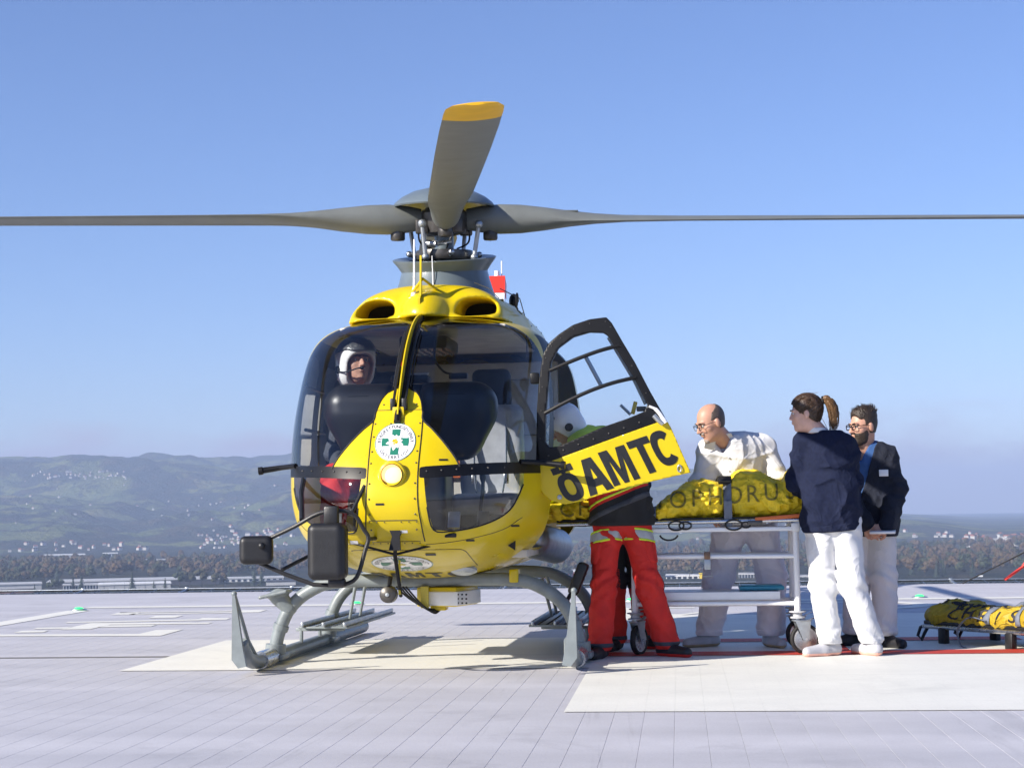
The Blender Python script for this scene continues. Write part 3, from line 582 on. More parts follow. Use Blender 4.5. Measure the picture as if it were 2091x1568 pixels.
# --- skids
for s in (-1, 1):
    sk = MB().tube(catmull([(s*1.0, -1.74, .20), (s*1.0, -1.66, .115), (s*1.0, -1.52, .07), (s*1.0, -1.3, .053), (s*1.0, -.6, .053), (s*1.0, .6, .053), (s*1.0, 1.7, .053), (s*1.0, 1.85, .06)], 4), [.038, .039, .041, .043]+[.046]*25, 14).build('skid', 'skid_grey', HE)
    MB().tube([(s*1.0, -1.33, .055), (s*1.0, -1.05, .055)], .058, 14).build('wear_sleeve', 'steel', sk)
    MB().prism([(s*1.045, .10), (s*1.005, .05), (s*.955, .06), (s*.975, .16), (s*1.025, .50), (s*1.04, .50)], (0, -1.775, 0), (1, 0, 0), (0, 0, 1), .03).build('toe_plate', 'skid_grey', sk)
    t2 = MB().tube([(s*1.03, -1.79, .49), (s*1.0, -1.60, .20), (s*.985, -1.46, .09)], .013, 8).sphere((s*1.032, -1.79, .495), .018, 8).build('toe_strut', 'skid_grey', sk)
    st = MB().box((s*.79, .38, .20), (.36, 1.65, .014), bev=.003).build('step_board', 'skid_grey', HE)
    for k in range(3): MB().box((s*(.64+.15*k), .36+.02*k, .222), (.018, 1.72, .030), bev=.004).build('tread_rail', 'alu', st)
    hl = MB()
    for a in range(22):
        for b in range(5): hl.lathe([(0, .001), (.011, .001), (.011, -.004)], n=8, c=(s*(.67+.06*b), -.40+.072*a, .2085))
    hl.build('holes', 'void_black', st)['kind'] = 'stuff'
    for y in (-.30, .25, .95): MB().box((s*.85, y, .180), (.34, .035, .022), bev=.004).box((s*.985, y, .13), (.02, .035, .12), bev=.004).build('step_bracket', 'skid_grey', st)
    for y in (.0, .35): MB().tube([(s*.66, y, .50), (s*.72, y+.05, .23)], [.014, .010], 8).build('strut', 'skid_grey', sk)
for yc in (-.95, .55):
    for s in (-1, 1):
        ct = MB().tube(catmull([(s*1.0, yc, .07), (s*.975, yc, .2), (s*.90, yc, .36), (s*.76, yc, .475), (s*.56, yc, .53), (s*.0, yc, .535)], 5), .043, 14).build('cross_tube', 'skid_grey', HE)
        MB().tube([(s*1.0, yc, .05), (s*.995, yc, .13)], .066, 14).box((s*1.0, yc, .05), (.15, .2, .04), bev=.01).build('saddle', 'skid_grey', ct); MB().tube([(s*.968, yc, .22), (s*.955, yc, .255)], .052, 14).build('collar_ring', 'skid_grey', ct)
        if yc < 0: MB().box((s*.58, yc, .555), (.06, .11, .085), bev=.01).build('clamp', 'yellow', ct)
fs = sdf_obj('foot_step', lambda P: smin(s_box(P, (-.985, -1.0, .455), (.10, .075, .012), .01, Matrix.Rotation(rad(-12), 3, 'Y')), s_cone(P, (-.97, -.98, .435), (-.90, -.955, .365), .055, .05), .03), (-1.2, -1.15, .25), (-.75, -.8, .55), .009, 'skid_grey', HE)
MB().box((.965, -.62, .52), (.07, .16, .22), rot=roty(22), bev=.02).build('foot_step', 'black_matte', HE); MB().tube([(.93, -.62, .45), (.89, -.75, .37)], .014, 8).build('step_arm', 'black_matte', HE)
# --- engine cowling with intakes
def f_cowl(P):
    q = P.copy(); ax = np.abs(P[:, 0]); sl = np.clip((P[:, 1]+1.05)/1.5, 0, 1); top = .17+.17*sl**.6
    z = P[:, 2]; y = P[:, 1]; hw = .50+.13*np.clip((y+1.0)/.9, 0, 1)-.06*np.clip((y-1.0)/1.2, 0, 1)
    d = (((ax/hw)**2.5+(np.abs(z-2.15)/.35)**2.5)**(1/2.5)-1)*.33
    d = smax(d, (-(y+.93)+.8*(z-2.23))*.77, .09); d = smax(d, (y-2.25)+.4*(z-2.2), .25)
    bx = np.abs(ax-.335); zz = np.where(z > 2.282, (z-2.282)/.10, (2.282-z)/.03); inn = ((bx/.13)**2.6+zz**2.6)**(1/2.6)-1
    d = np.where(y < -.35, smax(d, -inn*.08, .03), d)
    fa = s_ell(P, (0, -.72, 2.24), (.20, .30, .205)); fa = smin(fa, s_box(P, (0, -.45, 2.30), (.2, .35, .14), .1), .08)
    d = smin(d, fa, .025); return np.maximum(d, np.interp(ax, _rx, _rz).astype(np.float32)-.004-z)
_rx = BS[:60, 0]; _rz = BS[:60, 1]
cw = sdf_obj('engine_cowling', f_cowl, (-.75, -1.3, 2.02), (.75, 2.4, 2.68), .0125, 'yellow', HE)
for s in (-1, 1): MB().box((s*.335, -.45, 2.31), (.28, .02, .2)).build('intake_screen', 'void_black', cw)
for s in (-1, 1):
    for k in range(9): MB().box((s*(.578-.0025*k), .42+.0*k, 2.15+.022*k), (.012, .16, .009)).build('louvre', 'void_black', cw)
MB().tube([(.30, -.62, 2.505), (.42, -.8, 2.44), (.50, -.9, 2.36)], .003, 5).build('panel_line', 'dark_metal', cw)
MB().tube([(.585, -.05, 2.05), (.583, -.05, 2.3), (.54, -.05, 2.46), (.4, -.05, 2.535)], .004, 5).build('panel_line', 'dark_metal', cw)
lg = MB()
for a in range(0, 300, 12): lg.tube([(.56+.012*math.sin(rad(a))*0, -.38+.05*math.cos(rad(a)), 2.40+.055*math.sin(rad(a))), (.56, -.38+.05*math.cos(rad(a+12)), 2.40+.055*math.sin(rad(a+12)))], .006, 4)
lg.tube([(.575, -.48, 2.325), (.575, -.27, 2.325)], .006, 4); lg.build('side_emblem', 'black_matte', cw)
# upper wire cutter, aerials
uc = MB().prism([(-.02, 0), (.03, 0), (.0, .27), (-.012, .27)], (-.006, -.93, 2.385), (0, -1, 0), (0, 0, 1), .012).build('wire_cutter', 'yellow', HE)
for e in ((-.14, -.80, 2.37), (.10, -.70, 2.42)): MB().tube([(0, -.93, 2.50), e], .009, 6).sphere(e, .015, 6).build('strut', 'yellow', uc)
MB().prism([(-.03, -.12), (.03, -.16), (.035, .02), (-.02, .06)], (-.008, -.96, 2.34), (0, -1, 0), (0, 0, 1), .016).build('cutter_jaw', 'yellow', uc)
an = MB().tube([(-.075, -.86, 2.37), (-.075, -.85, 2.41), (-.073, -.84, 2.46), (-.072, -.82, 2.78)], [.022, .017, .008, .006], 10).lathe([(.032, 0), (.032, .012), (.02, .016)], c=(-.075, -.86, 2.372), n=16).build('aerial', 'white_gloss', HE)
MB().tube([(.02, -.62, 2.42), (.01, -.6, 2.70)], [.006, .003], 6).build('aerial', 'white_gloss', HE)
# --- mast fairing and rotor
_mf = MB().lathe([(.41, 2.36), (.375, 2.45), (.345, 2.53), (.32, 2.61), (.305, 2.675), (.33, 2.715), (.363, 2.758), (.368, 2.77), (.355, 2.775), (.30, 2.768), (.272, 2.758), (.262, 2.72), (.26, 2.58), (0, 2.58)], n=56, sy=1.18, rot=rotx(0))
_mf.v = [(x, y, z+.20*y*max(0, (z-2.45)/.32)) for x, y, z in _mf.v]; mf_ = _mf.build('mast_fairing', 'blue_grey', HE)
MB().tube([(-.012, -.365, 2.655), (-.012, -.395, 2.55), (-.012, -.43, 2.45)], .003, 5).build('seam', 'dark_metal', mf_)
RT = Matrix.Rotation(rad(.8), 3, 'Y') @ Matrix.Rotation(rad(4.35), 3, 'X'); HC = Vector((0, 0, 3.05))
def rp_(p): return RT @ (Vector(p)-HC)+HC
def rbuild(mb, *a, **k):
    mb.v = [tuple(rp_(p)) for p in mb.v]; return mb.build(*a, **k)
rbuild(MB().tube([(0, 0, 2.5), (0, 0, 3.14)], .068, 24), 'mast', 'blue_grey', HE)
rbuild(MB().lathe([(.0, 2.76), (.20, 2.76), (.21, 2.79), (.2, 2.825), (.08, 2.835)], n=28), 'swashplate', 'dark_metal', HE)
hb = rbuild(MB().lathe([(.068, 2.93), (.15, 2.95), (.17, 3.0), (.17, 3.09), (.13, 3.13), (0, 3.135)], n=32), 'rotor_head', 'dark_metal', HE)
rbuild(MB().lathe([(.355, 3.135), (.362, 3.145), (.35, 3.165), (.30, 3.205), (.22, 3.245), (.12, 3.27), (0, 3.277), ], n=48).lathe([(.355, 3.135), (.33, 3.138), (.26, 3.18), (0, 3.22)], n=48), 'hub_cap', 'blue_grey', hb)
def blade_sec(r, ch, th, pitch, z=0.0, n=18, cx=0.0):
    pts = []
    for k in range(n):
        a = 2*math.pi*k/n; c = math.cos(a); y = ch/2*c+cx; t = th/2*math.sin(a)*(1.0 if ch < th*1.7 else (1-.55*max(0, -c)**1.5))
        p = rad(pitch); pts.append((r, y*math.cos(p)-t*math.sin(p), z+y*math.sin(p)+t*math.cos(p)))
    return pts
for k in range(4):
    az = -79.4+90*k          # blade azimuth from +X
    S = [(.16, .12, .15, 0), (.26, .17, .19, 2), (.40, .20, .215, 6), (.55, .21, .205, 10), (.72, .22, .165, 12), (.90, .235, .115, 12), (1.08, .255, .075, 11), (1.3, .28, .048, 10), (1.7, .288, .036, 9), (2.6, .288, .034, 7.5), (3.6, .285, .033, 6), (4.4, .275, .031, 5)]
    S2 = [(4.4, .275, .031, 5), (4.6, .268, .03, 4.5), (4.72, .265, .03, 4.3)]; S3 = [(4.72, .265, .03, 4.3), (4.86, .262, .029, 4.2), (5.0, .25, .027, 4), (5.08, .20, .02, 4), (5.1, .10, .012, 4)]
    Rz = Matrix.Rotation(rad(az), 3, 'Z')
    def bm_(SS, ca=False):
        mb = MB(); n = 18
        for s in SS: mb.v += [tuple(Rz @ Vector(p)+HC) for p in blade_sec(*s)]
        mb.f += [(i*n+j, i*n+(j+1) % n, (i+1)*n+(j+1) % n, (i+1)*n+j) for i in range(len(SS)-1) for j in range(n)]
        if ca: mb.f.append(tuple(range((len(SS)-1)*n, len(SS)*n)))
        return mb
    bld = rbuild(bm_(S+S2[1:]), 'rotor_blade', 'blade_grey', HE, ang=50); tag(bld, {0: 'blade pointing towards the camera with orange yellow tip', 1: 'blade reaching out to the right', 2: 'aft blade behind the mast', 3: 'blade reaching out to the left'}[k])
    mat_ = 'tip_yellow'
    if mat_ not in M: mat(mat_, (.75, .42, .01), .45, var=.08)
    rbuild(bm_(S3, True), 'tip_band', mat_, bld, ang=50)
    q = Rz @ Vector((.33, 0, 0)); dm = rbuild(MB().lathe([(.0, -.155), (.045, -.15), (.052, -.14), (.052, -.10), (.045, -.08), (.04, -.02)], n=20, c=tuple(HC+q)), 'lead_lag_damper', 'dark_metal', bld)
    q2 = Rz @ Vector((.24, -.16, 0)); rbuild(MB().tube([HC+q2+Vector((0, 0, -.05)), HC+q2*.86+Vector((0, 0, -.28))], .016, 8).sphere(HC+q2+Vector((0, 0, -.05)), .03, 8).sphere(HC+q2*.86+Vector((0, 0, -.28)), .026, 8), 'pitch_link', 'alu', bld)
    q3 = Rz @ Vector((.16, .09, 0)); rbuild(MB().box(HC+q3+Vector((0, 0, -.06)), (.09, .07, .10), rot=Rz, bev=.012), 'bracket', 'dark_metal', bld)
    rbuild(MB().box(HC+Rz @ Vector((.86, .0, .055)), (.2, .05, .012), rot=Rz, bev=.004), 'fitting', 'blade_grey', bld)
rbuild(MB().tube([(-.12, -.16, 2.87), (-.02, -.2, 2.86)], .025, 10).tube([(-.02, -.2, 2.86), (.08, -.17, 2.88)], .015, 8), 'scissor_link', 'steel', hb)
# --- tail
TLR = Matrix.Rotation(rad(4.0), 3, 'Z')
def tailb(mb, *a, **k): mb.v = [tuple(TLR @ Vector(p)) for p in mb.v]; return mb.build(*a, **k)
tl = MB(); K = 14
tailb(tl.tube([(0, y, z) for y, z in zip(np.linspace(2.3, 5.35, K), np.linspace(1.98, 2.12, K))], list(np.linspace(.29, .17, K)), 24), 'tail_boom', 'yellow', HE)
fe = tailb(MB().lathe([(.46, -.14), (.66, -.10), (.70, 0), (.66, .10), (.46, .14), (.44, 0), (.46, -.14)], n=48, rot=roty(90), c=(0, 5.85, 2.22)), 'fenestron_shroud', 'yellow', HE)
for k in range(10): tailb(MB().box(Vector((0, 5.85, 2.22))+Matrix.Rotation(rad(36*k), 3, 'X') @ Vector((0, 0, .27)), (.02, .075, .34), rot=Matrix.Rotation(rad(36*k), 3, 'X') @ rotz(30)), 'fan_blade', 'dark_metal', fe, False)
tailb(MB().tube([(-.1, 5.85, 2.22), (.1, 5.85, 2.22)], .12, 20), 'fan_hub', 'blade_grey', fe)
fn = tailb(MB().prism([(5.75, 2.78), (6.35, 2.75), (6.62, 3.30), (6.36, 3.34)], (-.09, 0, 0), (0, 1, 0), (0, 0, 1), .18), 'tail_fin', 'white_gloss', HE)
tailb(MB().prism([(6.345, 3.34), (6.63, 3.30), (6.72, 3.47), (6.42, 3.53)], (-.095, 0, 0), (0, 1, 0), (0, 0, 1), .19), 'fin_tip', 'red_paint', fn); tailb(MB().tube([(0, 6.55, 3.5), (0, 6.56, 3.60)], .03, 12).tube([(.05, 6.6, 3.5), (.05, 6.62, 3.72)], .008, 6), 'fin_light', 'white_gloss', fn)
tailb(MB().prism([(5.7, 1.62), (6.25, 1.66), (6.35, 1.42), (6.15, 1.40)], (-.035, 0, 0), (0, 1, 0), (0, 0, 1), .07), 'lower_fin', 'yellow', HE)
hsb = tailb(MB().box((0, 4.55, 1.78), (1.5, .46, .05), bev=.02), 'stabiliser', 'yellow', HE)
for s in (-1, 1): tailb(MB().prism([(4.3, 1.5), (4.8, 1.5), (4.9, 1.92), (4.6, 1.95)], (s*.77-.02, 0, 0), (0, 1, 0), (0, 0, 1), .04), 'end_plate', 'white_gloss', hsb)
for s in (-1, 1): MB().tube([(s*.27, 1.9, 2.36), (s*.3, 2.45, 2.34)], [.12, .14], 20, caps=False).build('exhaust', 'dark_metal', HE)
MB().sphere((.42, .6, 2.52), (.035, .05, .06), 10).build('beacon', 'black_paint', HE)
# --- cabin interior
MB().box((0, .0, .70), (1.36, 2.2, .05), bev=.01).build('cabin_floor', 'interior', HE); MB().box((0, .92, 1.42), (1.42, .04, 1.35), bev=.01).build('bulkhead', 'interior', HE)
MB().box((0, -.1, 2.17), (1.10, 1.75, .03), bev=.01).build('headliner', 'interior', HE)
def f_dash(P):
    d = s_box(P, (0, -1.42, 1.62), (.545, .17, .155), .14); d = smin(d, s_box(P, (0, -1.40, 1.42), (.44, .16, .13), .12), .16)
    d = smax(d, -(s_box(P, (0, -1.72, 1.9), (.075, .3, .35), .05)), .06); return smin(d, s_box(P, (0, -1.32, 1.15), (.22, .16, .4), .05), .1)
mat('dash_black', (.012, .012, .013), .38, var=.2, vs=10, bump=.05, bs=300)
ds = sdf_obj('instrument_panel', f_dash, (-.7, -1.75, .72), (.7, -1.05, 1.9), .0125, 'dash_black', HE)
MB().box((0, -1.40, 1.80), (.24, .12, .05), bev=.015).build('instrument_hood', 'dash_black', ds)
for s in (-1, 1):
    vl = MB()
    for k in range(7): vl.box((s*.30, -1.575+.003*k, 1.69-.014*k), (.13-.006*k, .012, .005))
    vl.build('air_vent', 'void_black', ds)
MB().box((0, -.85, .98), (.24, .8, .5), bev=.03).build('centre_console', 'dash_black', HE)
def seat(x, name):
    e = sdf_obj(name, lambda P: smin(s_box(P, (x, -.55, 1.02), (.235, .24, .07), .06), s_box(P, (x, -.30, 1.34), (.225, .06, .36), .055, Matrix.Rotation(rad(8), 3, 'X')), .05), (x-.35, -.95, .85), (x+.35, -.05, 1.85), .015, 'grey_cloth', HE)
    sdf_obj('headrest', lambda P: s_box(P, (x, -.255, 1.80), (.135-.0*x, .05, .15), .05, Matrix.Rotation(rad(8), 3, 'X')), (x-.25, -.4, 1.55), (x+.25, -.1, 2.05), .0125, 'blue_dark', e)
    for s in (-1, 1):
        b = MB(); b.tube([(x+s*.10, -.335, 1.70), (x+s*.11, -.385, 1.5), (x+s*.11, -.40, 1.25), (x+s*.09, -.46, 1.10)], .022, 6, flat=.25); b.build('harness_strap', 'strap_grey', e)
        MB().box((x+s*.11, -.42, 1.19), (.035, .02, .07), bev=.006).build('buckle', 'steel', e)
    MB().box((x, -.50, .86), (.36, .36, .22), bev=.03).build('seat_base', 'dark_metal', e); return e
seat(.36, 'crew_seat'); seat(-.36, 'crew_seat')
MB().tube(catmull([(.12, -1.15, 2.1), (.12, -1.2, 1.95), (.18, -1.22, 1.86), (.26, -1.2, 1.84)], 5), .008, 6).box((.27, -1.2, 1.83), (.12, .05, .04), bev=.01).build('overhead_cable', 'black_matte', HE)
MB().box((-.12, -.95, 1.98), (.05, .05, .12), bev=.01).build('fire_handle', 'red_paint', HE); MB().box((0, -.7, 2.08), (.32, .5, .09), bev=.02).build('overhead_panel', 'dash_black', HE)
for z in (1.52, 1.80): MB().tube([(-.775, -1.10+.1, z), (-.79, -.40, z)], .012, 6).build('window_bar', 'black_paint', HE)
# --- open front door (hinged at its front edge, swung forward)
DY = -1.27
outer = [(.762, 1.6), (.775, 1.764), (.805, 1.958), (.85, 2.036), (.913, 2.088), (1.002, 2.143), (1.109, 2.176), (1.215, 2.186), (1.249, 2.15), (1.317, 2.025), (1.393, 1.891), (1.485, 1.704), (1.552, 1.58), (1.61, 1.474), (1.725, 1.193), (1.42, 1.128), (1.157, 1.063), (1.026, 1.022), (.929, 1.006), (.842, 1.033), (.781, 1.087), (.747, 1.158), (.749, 1.245), (.756, 1.412)]
winp = [(.857, 1.912), (.903, 2.0), (1.001, 2.068), (1.107, 2.096), (1.195, 2.09), (1.221, 2.071), (1.281, 1.973), (1.391, 1.785), (1.466, 1.625), (1.447, 1.582), (1.342, 1.54), (1.166, 1.483), (1.007, 1.416), (.9, 1.374), (.839, 1.366), (.809, 1.402), (.816, 1.587), (.847, 1.851)]
DK = lambda P: [(x*.9834+.0315, z*.9834+.0159) for x, z in P]
outer = DK(outer); winp = DK(winp)
gx, gz = np.meshgrid(np.arange(.74, 1.76, .0125), np.arange(.99, 2.2, .0125), indexing='ij'); n1, n2 = gx.shape
def bow(x, z): return DY-.05*(1-((np.asarray(x)-1.2)/.55)**2)-.03*(1-((np.asarray(z)-1.55)/.65)**2)
DV = np.stack([gx.ravel(), bow(gx.ravel(), gz.ravel()), gz.ravel()], 1); DF = [(i*n2+j, (i+1)*n2+j, (i+1)*n2+j+1, i*n2+j+1) for i in range(n1-1) for j in range(n2-1)]
(v_, f_), _ = split(DV, DF, poly_sd(DV[:, 0], DV[:, 2], outer)); (wv, wf), (v_, f_) = split(v_, f_, poly_sd(v_[:, 0], v_[:, 2], winp))
ln = lambda x: 1.240+(x-.763)*.3397
(yv, yf), (kv, kf) = split(v_, f_, v_[:, 2]-ln(v_[:, 0]))
dp = mesh_np('door', yv, yf, 'yellow', HE); clean(dp); thick(dp, .035, -1)
dfm = mesh_np('door_frame', kv, kf, 'black_paint', HE); clean(dfm); thick(dfm, .042, -1)
gl = mesh_np('door_window', wv, wf, 'clear_glass', HE); clean(gl)
dq = lambda pts, off=.0: [(x, float(bow(x, z))-off, z) for x, z in DK(pts)]
for pts in ([(.85, 1.856), (.963, 1.901), (1.087, 1.946), (1.193, 1.979), (1.30, 2.003)], [(.812, 1.584), (.958, 1.656), (1.1, 1.717), (1.25, 1.766), (1.40, 1.798)]): MB().tube(dq(catmull(pts, 4), -.005), .0125, 8).build('window_bar', 'black_paint', dfm)
MB().tube(dq([(1.078, 1.94), (1.176, 1.75)], -.02), .013, 8).build('window_bar', 'alu', dfm)
MB().tube([(p[0], p[1]+.035, p[2]) for p in dq([(1.228, 2.06), (1.285, 1.96), (1.39, 1.775), (1.455, 1.63)])], .014, 8).build('inner_rail', 'alu', dfm)
MB().tube(dq(catmull([(1.474, 1.612), (1.517, 1.592), (1.551, 1.549), (1.575, 1.505)], 4), .02), [.008]*4+[.012]*6+[.015]*3, 8).build('door_handle', 'white_gloss', dfm)
MB().tube(dq([(1.503, 1.555), (1.53, 1.525), (1.56, 1.50)], .02), .016, 8).build('lock', 'alu', dfm); MB().box((1.433, DY-.03, 1.589), (.06, .05, .03), bev=.006).build('latch', 'black_matte', dfm)
MB().tube([(1.30, DY+.05, 1.62), (1.36, DY+.03, 1.56)], .01, 6).build('stay', 'alu', dfm); MB().box((1.385, DY+.03, 1.60), (.025, .03, .08), rot=roty(15), bev=.004).build('pull_strap', 'yellow', dfm)
rvm = MB()
for k in range(0, len(outer)): 
    c = np.array([1.12, 1.6]); p = np.array(outer[k]); p = p+(c-p)/np.linalg.norm(c-p)*.028
    if p[1] > ln(p[0])+.02: rvm.sphere((p[0], float(bow(*p))-.001, p[1]), .0042, 5)
for k in range(8): x = .85+k*.095; rvm.sphere((x, float(bow(x, ln(x)+.04))-.002, ln(x)+.04), .006, 5)
o = rvm.build('rivets', 'dark_metal', dfm); o['kind'] = 'stuff'
up_ = np.array([-.101, .213])
for ch, bl_, br_ in (('O', (.942, 1.004), (1.08, 1.045)), ('A', (1.092, 1.049), (1.25, 1.101)), ('M', (1.245, 1.108), (1.416, 1.159)), ('T', (1.425, 1.17), (1.56, 1.213)), ('C', (1.549, 1.216), (1.679, 1.261))):
    lt = MB()
    bl_, br_ = DK([bl_, br_])
    for P in LET[ch]:
        Q = [np.array(bl_)+(np.array(br_)-np.array(bl_))*(p[0]*.97+.015)+up_*(p[1]*.98+.02) for p in P]; lt.add([(q[0], float(bow(*q))-.003, q[1]) for q in Q], [tuple(range(len(Q)))])
    lt.build('letter', 'black_matte', dp, False, merge=True)
MB().lathe([(.012, 0), (.016, .004), (.012, .008), (.008, .004), (.012, 0)], n=16, sy=1.6, rot=rotx(90), c=(1.66, float(bow(1.66, 1.21))-.003, 1.215)).build('door_ring', 'alu', dp); MB().lathe([(0, .01), (.014, .006), (.016, 0)], n=14, rot=rotx(90), c=(.915, float(bow(.915, 1.05))-.002, 1.05)).build('door_stud', 'alu', dp)
for z in (1.25, 1.8): MB().box((.765, DY+.03, z), (.06, .05, .07), bev=.01).build('hinge', 'black_paint', dfm)

# --- small airframe details
rvc = MB(); pts = []
for s in (-1, 1):
    for y in np.linspace(-.55, 1.8, 26): pts.append((s*.40, y, 2.9, 0))
    for z in np.linspace(2.22, 2.5, 7): pts.append((s*1.0, -.02, z, -s)); pts.append((s*1.0, .9, z, -s))
for q in pts:
    d = (0, 0, -1) if q[3] == 0 else (q[3], 0, 0); p, ok = march(f_cowl, np.array([q[:3]]), d, .9, .0); 
    if ok[0]: rvc.sphere(p[0], .005, 5)
o = rvc.build('rivets', 'alu', cw); o['kind'] = 'stuff'
for s in (-1, 1):
    L_ = [march(f_cowl, np.array([[s*.40, y, 2.9]]), (0, 0, -1), .9, .0)[0][0] for y in np.linspace(-.6, 1.8, 20)]; MB().tube(L_, .0025, 5).build('panel_line', 'dark_metal', cw)
for x, z, w_, h_, m_ in ((-.07, 1.02, .05, .012, 'black_matte'), (.06, .86, .04, .016, 'white_paint'), (-.26, .80, .05, .02, 'white_paint'), (.42, .80, .045, .012, 'black_matte'), (.18, .72, .06, .014, 'black_matte'), (-.45, .77, .03, .03, 'red_paint'), (.66, .88, .04, .012, 'black_matte'), (.29, 1.275, .05, .01, 'black_matte')):
    Q = [drape(x+a*w_/2, z+b*h_/2, .003) for a, b in ((-1, -1), (0, -1), (1, -1), (1, 1), (0, 1), (-1, 1))]; mesh_np('placard', Q, [(0, 1, 4, 5), (1, 2, 3, 4)], m_, HE, False)
for k in range(4):
    a = rad(20+90*k); c, s_ = math.cos(a), math.sin(a)
    rbuild(MB().tube(catmull([(.09*c, .09*s_, 2.84), (.17*c, .17*s_, 2.88), (.19*c-.03*s_, .19*s_+.03*c, 2.95), (.16*c, .16*s_, 3.02)], 5), .007, 6), 'hydraulic_line', 'black_matte', hb)
    rbuild(MB().tube([(.21*c, .21*s_, 2.79), (.25*c, .25*s_, 2.80)], .02, 8).sphere((.255*c, .255*s_, 2.80), .022, 8), 'swash_lug', 'steel', hb)
    rbuild(MB().lathe([(.0, .018), (.022, .016), (.026, .0)], n=6, c=(.135*c, .135*s_, 3.10)), 'hub_bolt', 'steel', hb)
# --- cockpit controls
for s in (-1, 1):
    x = s*.37
    MB().tube(catmull([(x, -.98, .74), (x, -1.0, .95), (x+.01, -.93, 1.12), (x+.01, -.96, 1.24)], 4), [.012]*10+[.02]*3, 8).build('cyclic_stick', 'black_matte', HE)
    for t in (-.09, .09): MB().box((x+t, -1.52, .92), (.075, .02, .11), rot=rotx(-25), bev=.006).tube([(x+t, -1.50, .90), (x+t, -1.38, .76)], .01, 6).build('pedal', 'alu', HE)
    for k in range(5): MB().box((s*(.06+.09*k), -1.275, 1.62), (.075, .012, .09), bev=.004).build('display', 'pane_dark' if 'pane_dark' in M else 'void_black', ds)
sw = MB()
for a in range(6):
    for b in range(5): sw.box((-.12+.05*a, -.92+.09*b, 2.03), (.012, .012, .02))
o = sw.build('switches', 'alu', HE); o['kind'] = 'stuff'
MB().box((.02, -1.33, 1.835), (.15, .10, .012), rot=rotx(12), bev=.003).build('chart', 'white_paint', ds); MB().tube([(-.2, -.6, 2.1), (-.2, -.62, 1.95), (-.17, -.63, 1.90)], .006, 6).sphere((-.17, -.63, 1.88), .03, 8).build('lamp_arm', 'white_paint', HE)
for x in (-.5, .5): MB().box((x, .88, 1.75), (.36, .03, .42), bev=.02).build('bulkhead_pocket', 'grey_cloth', HE)
MB().box((0, .87, 1.35), (.5, .04, .25), bev=.02).build('equipment_case', 'orange', HE)
# ================================================================ trolley, stretcher and patient bags
mat('bag_yellow', (0.78, 0.56, 0.015), 0.6, var=0.08, vs=6, bump=0.25, bs=60)
wrinkle(M['bag_yellow'], 7, .6, .03, 1.5); mat('bag_print', (0.20, 0.16, 0.02), 0.7, var=0.2, vs=20); mat('bag_black', (0.015, 0.015, 0.02), .7, var=.2)
TR = empty('patient_trolley', (1.88, -.24, 0), 'white tubular patient trolley with four rubber castors beside the helicopter', 'trolley')
TL = Vector((1.88, -.24, 0))
def tbuild(mb, *a, **k): mb.v = [tuple(Vector(p)-TL) for p in mb.v]; return mb.build(*a, **k)
xl, xr, yn, yf_ = 1.315, 2.385, -.48, .0
for x in (xl, xr):
    for y in (yn, yf_):
        lg_ = tbuild(MB().tube([(x, y, .24), (x, y, .835)], .021, 14), 'leg', 'white_gloss', TR)
        tbuild(MB().lathe([(.0, .285), (.055, .283), (.057, .277), (.03, .27), (.03, .25), (.05, .245), (.05, .238), (.0, .236)], c=(x, y, 0), n=24), 'bumper_disc', 'grey_cloth', lg_)
        a = {(xl, yn): 62, (xr, yn): 12, (xl, yf_): 40, (xr, yf_): 20}[(x, y)]; Rz = rotz(a); c = Vector((x, y, .1))+Rz @ Vector((.045, 0, 0))
        cs = tbuild(MB().lathe([(.078, -.016), (.092, -.018), (.10, -.010), (.1015, 0), (.10, .010), (.092, .018), (.078, .016), (.078, -.016)], n=40, rot=Rz @ rotx(90), c=c), 'castor', 'rubber', TR)
        tbuild(MB().lathe([(0, -.012), (.03, -.016), (.06, -.010), (.079, -.013), (.079, .013), (.06, .010), (.03, .016), (0, .012)], n=32, rot=Rz @ rotx(90), c=c), 'rim', 'steel', cs)
        fk = MB()
        for s in (-1, 1): fk.prism([(-.018, -.012), (.018, -.012), (.035, .12), (-.07, .12)], c+Rz @ Vector((0, s*.028-.002, 0)), Rz @ Vector((1, 0, 0)), (0, 0, 1), -.004)
        fk.box(c+Rz @ Vector((-.02, 0, .122)), (.12, .064, .01), rot=Rz, bev=.003).tube([(x, y, .22), (x, y, .25)], .02, 12)
        tbuild(fk, 'fork', 'alu', cs); tbuild(MB().box(c+Rz @ Vector((.055, 0, .135)), (.085, .03, .008), rot=Rz @ roty(-22), bev=.003), 'brake_pedal', 'steel', cs); tbuild(MB().tube([c+Rz @ Vector((0, -.036, 0)), c+Rz @ Vector((0, .036, 0))], .009, 10), 'axle', 'steel', cs)
for y in (yn, yf_):
    tbuild(MB().box(((xl+xr)/2, y, .825), (xr-xl, .035, .028), bev=.006), 'top_rail', 'white_gloss', TR); tbuild(MB().tube([(xl, y, .65), (xr, y, .645)], .016, 12), 'side_rail', 'white_gloss', TR); tbuild(MB().tube([(xl, y, .337), (xr, y, .335)], .016, 12), 'lower_rail', 'white_gloss', TR)
    for x in (xl, xr): tbuild(MB().box((x, y, .835), (.056, .056, .056), bev=.008), 'corner_block', 'white_paint', TR)
for x in (xl, xr):
    for z in (.825, .337): tbuild(MB().tube([(x, yn, z), (x, yf_, z)], .015, 12), 'cross_rail', 'white_gloss', TR)
tbuild(MB().box(((xl+xr)/2-.05, -.24, .385), (xr-xl-.12, .44, .055), bev=.004), 'shelf', 'white_paint', TR)
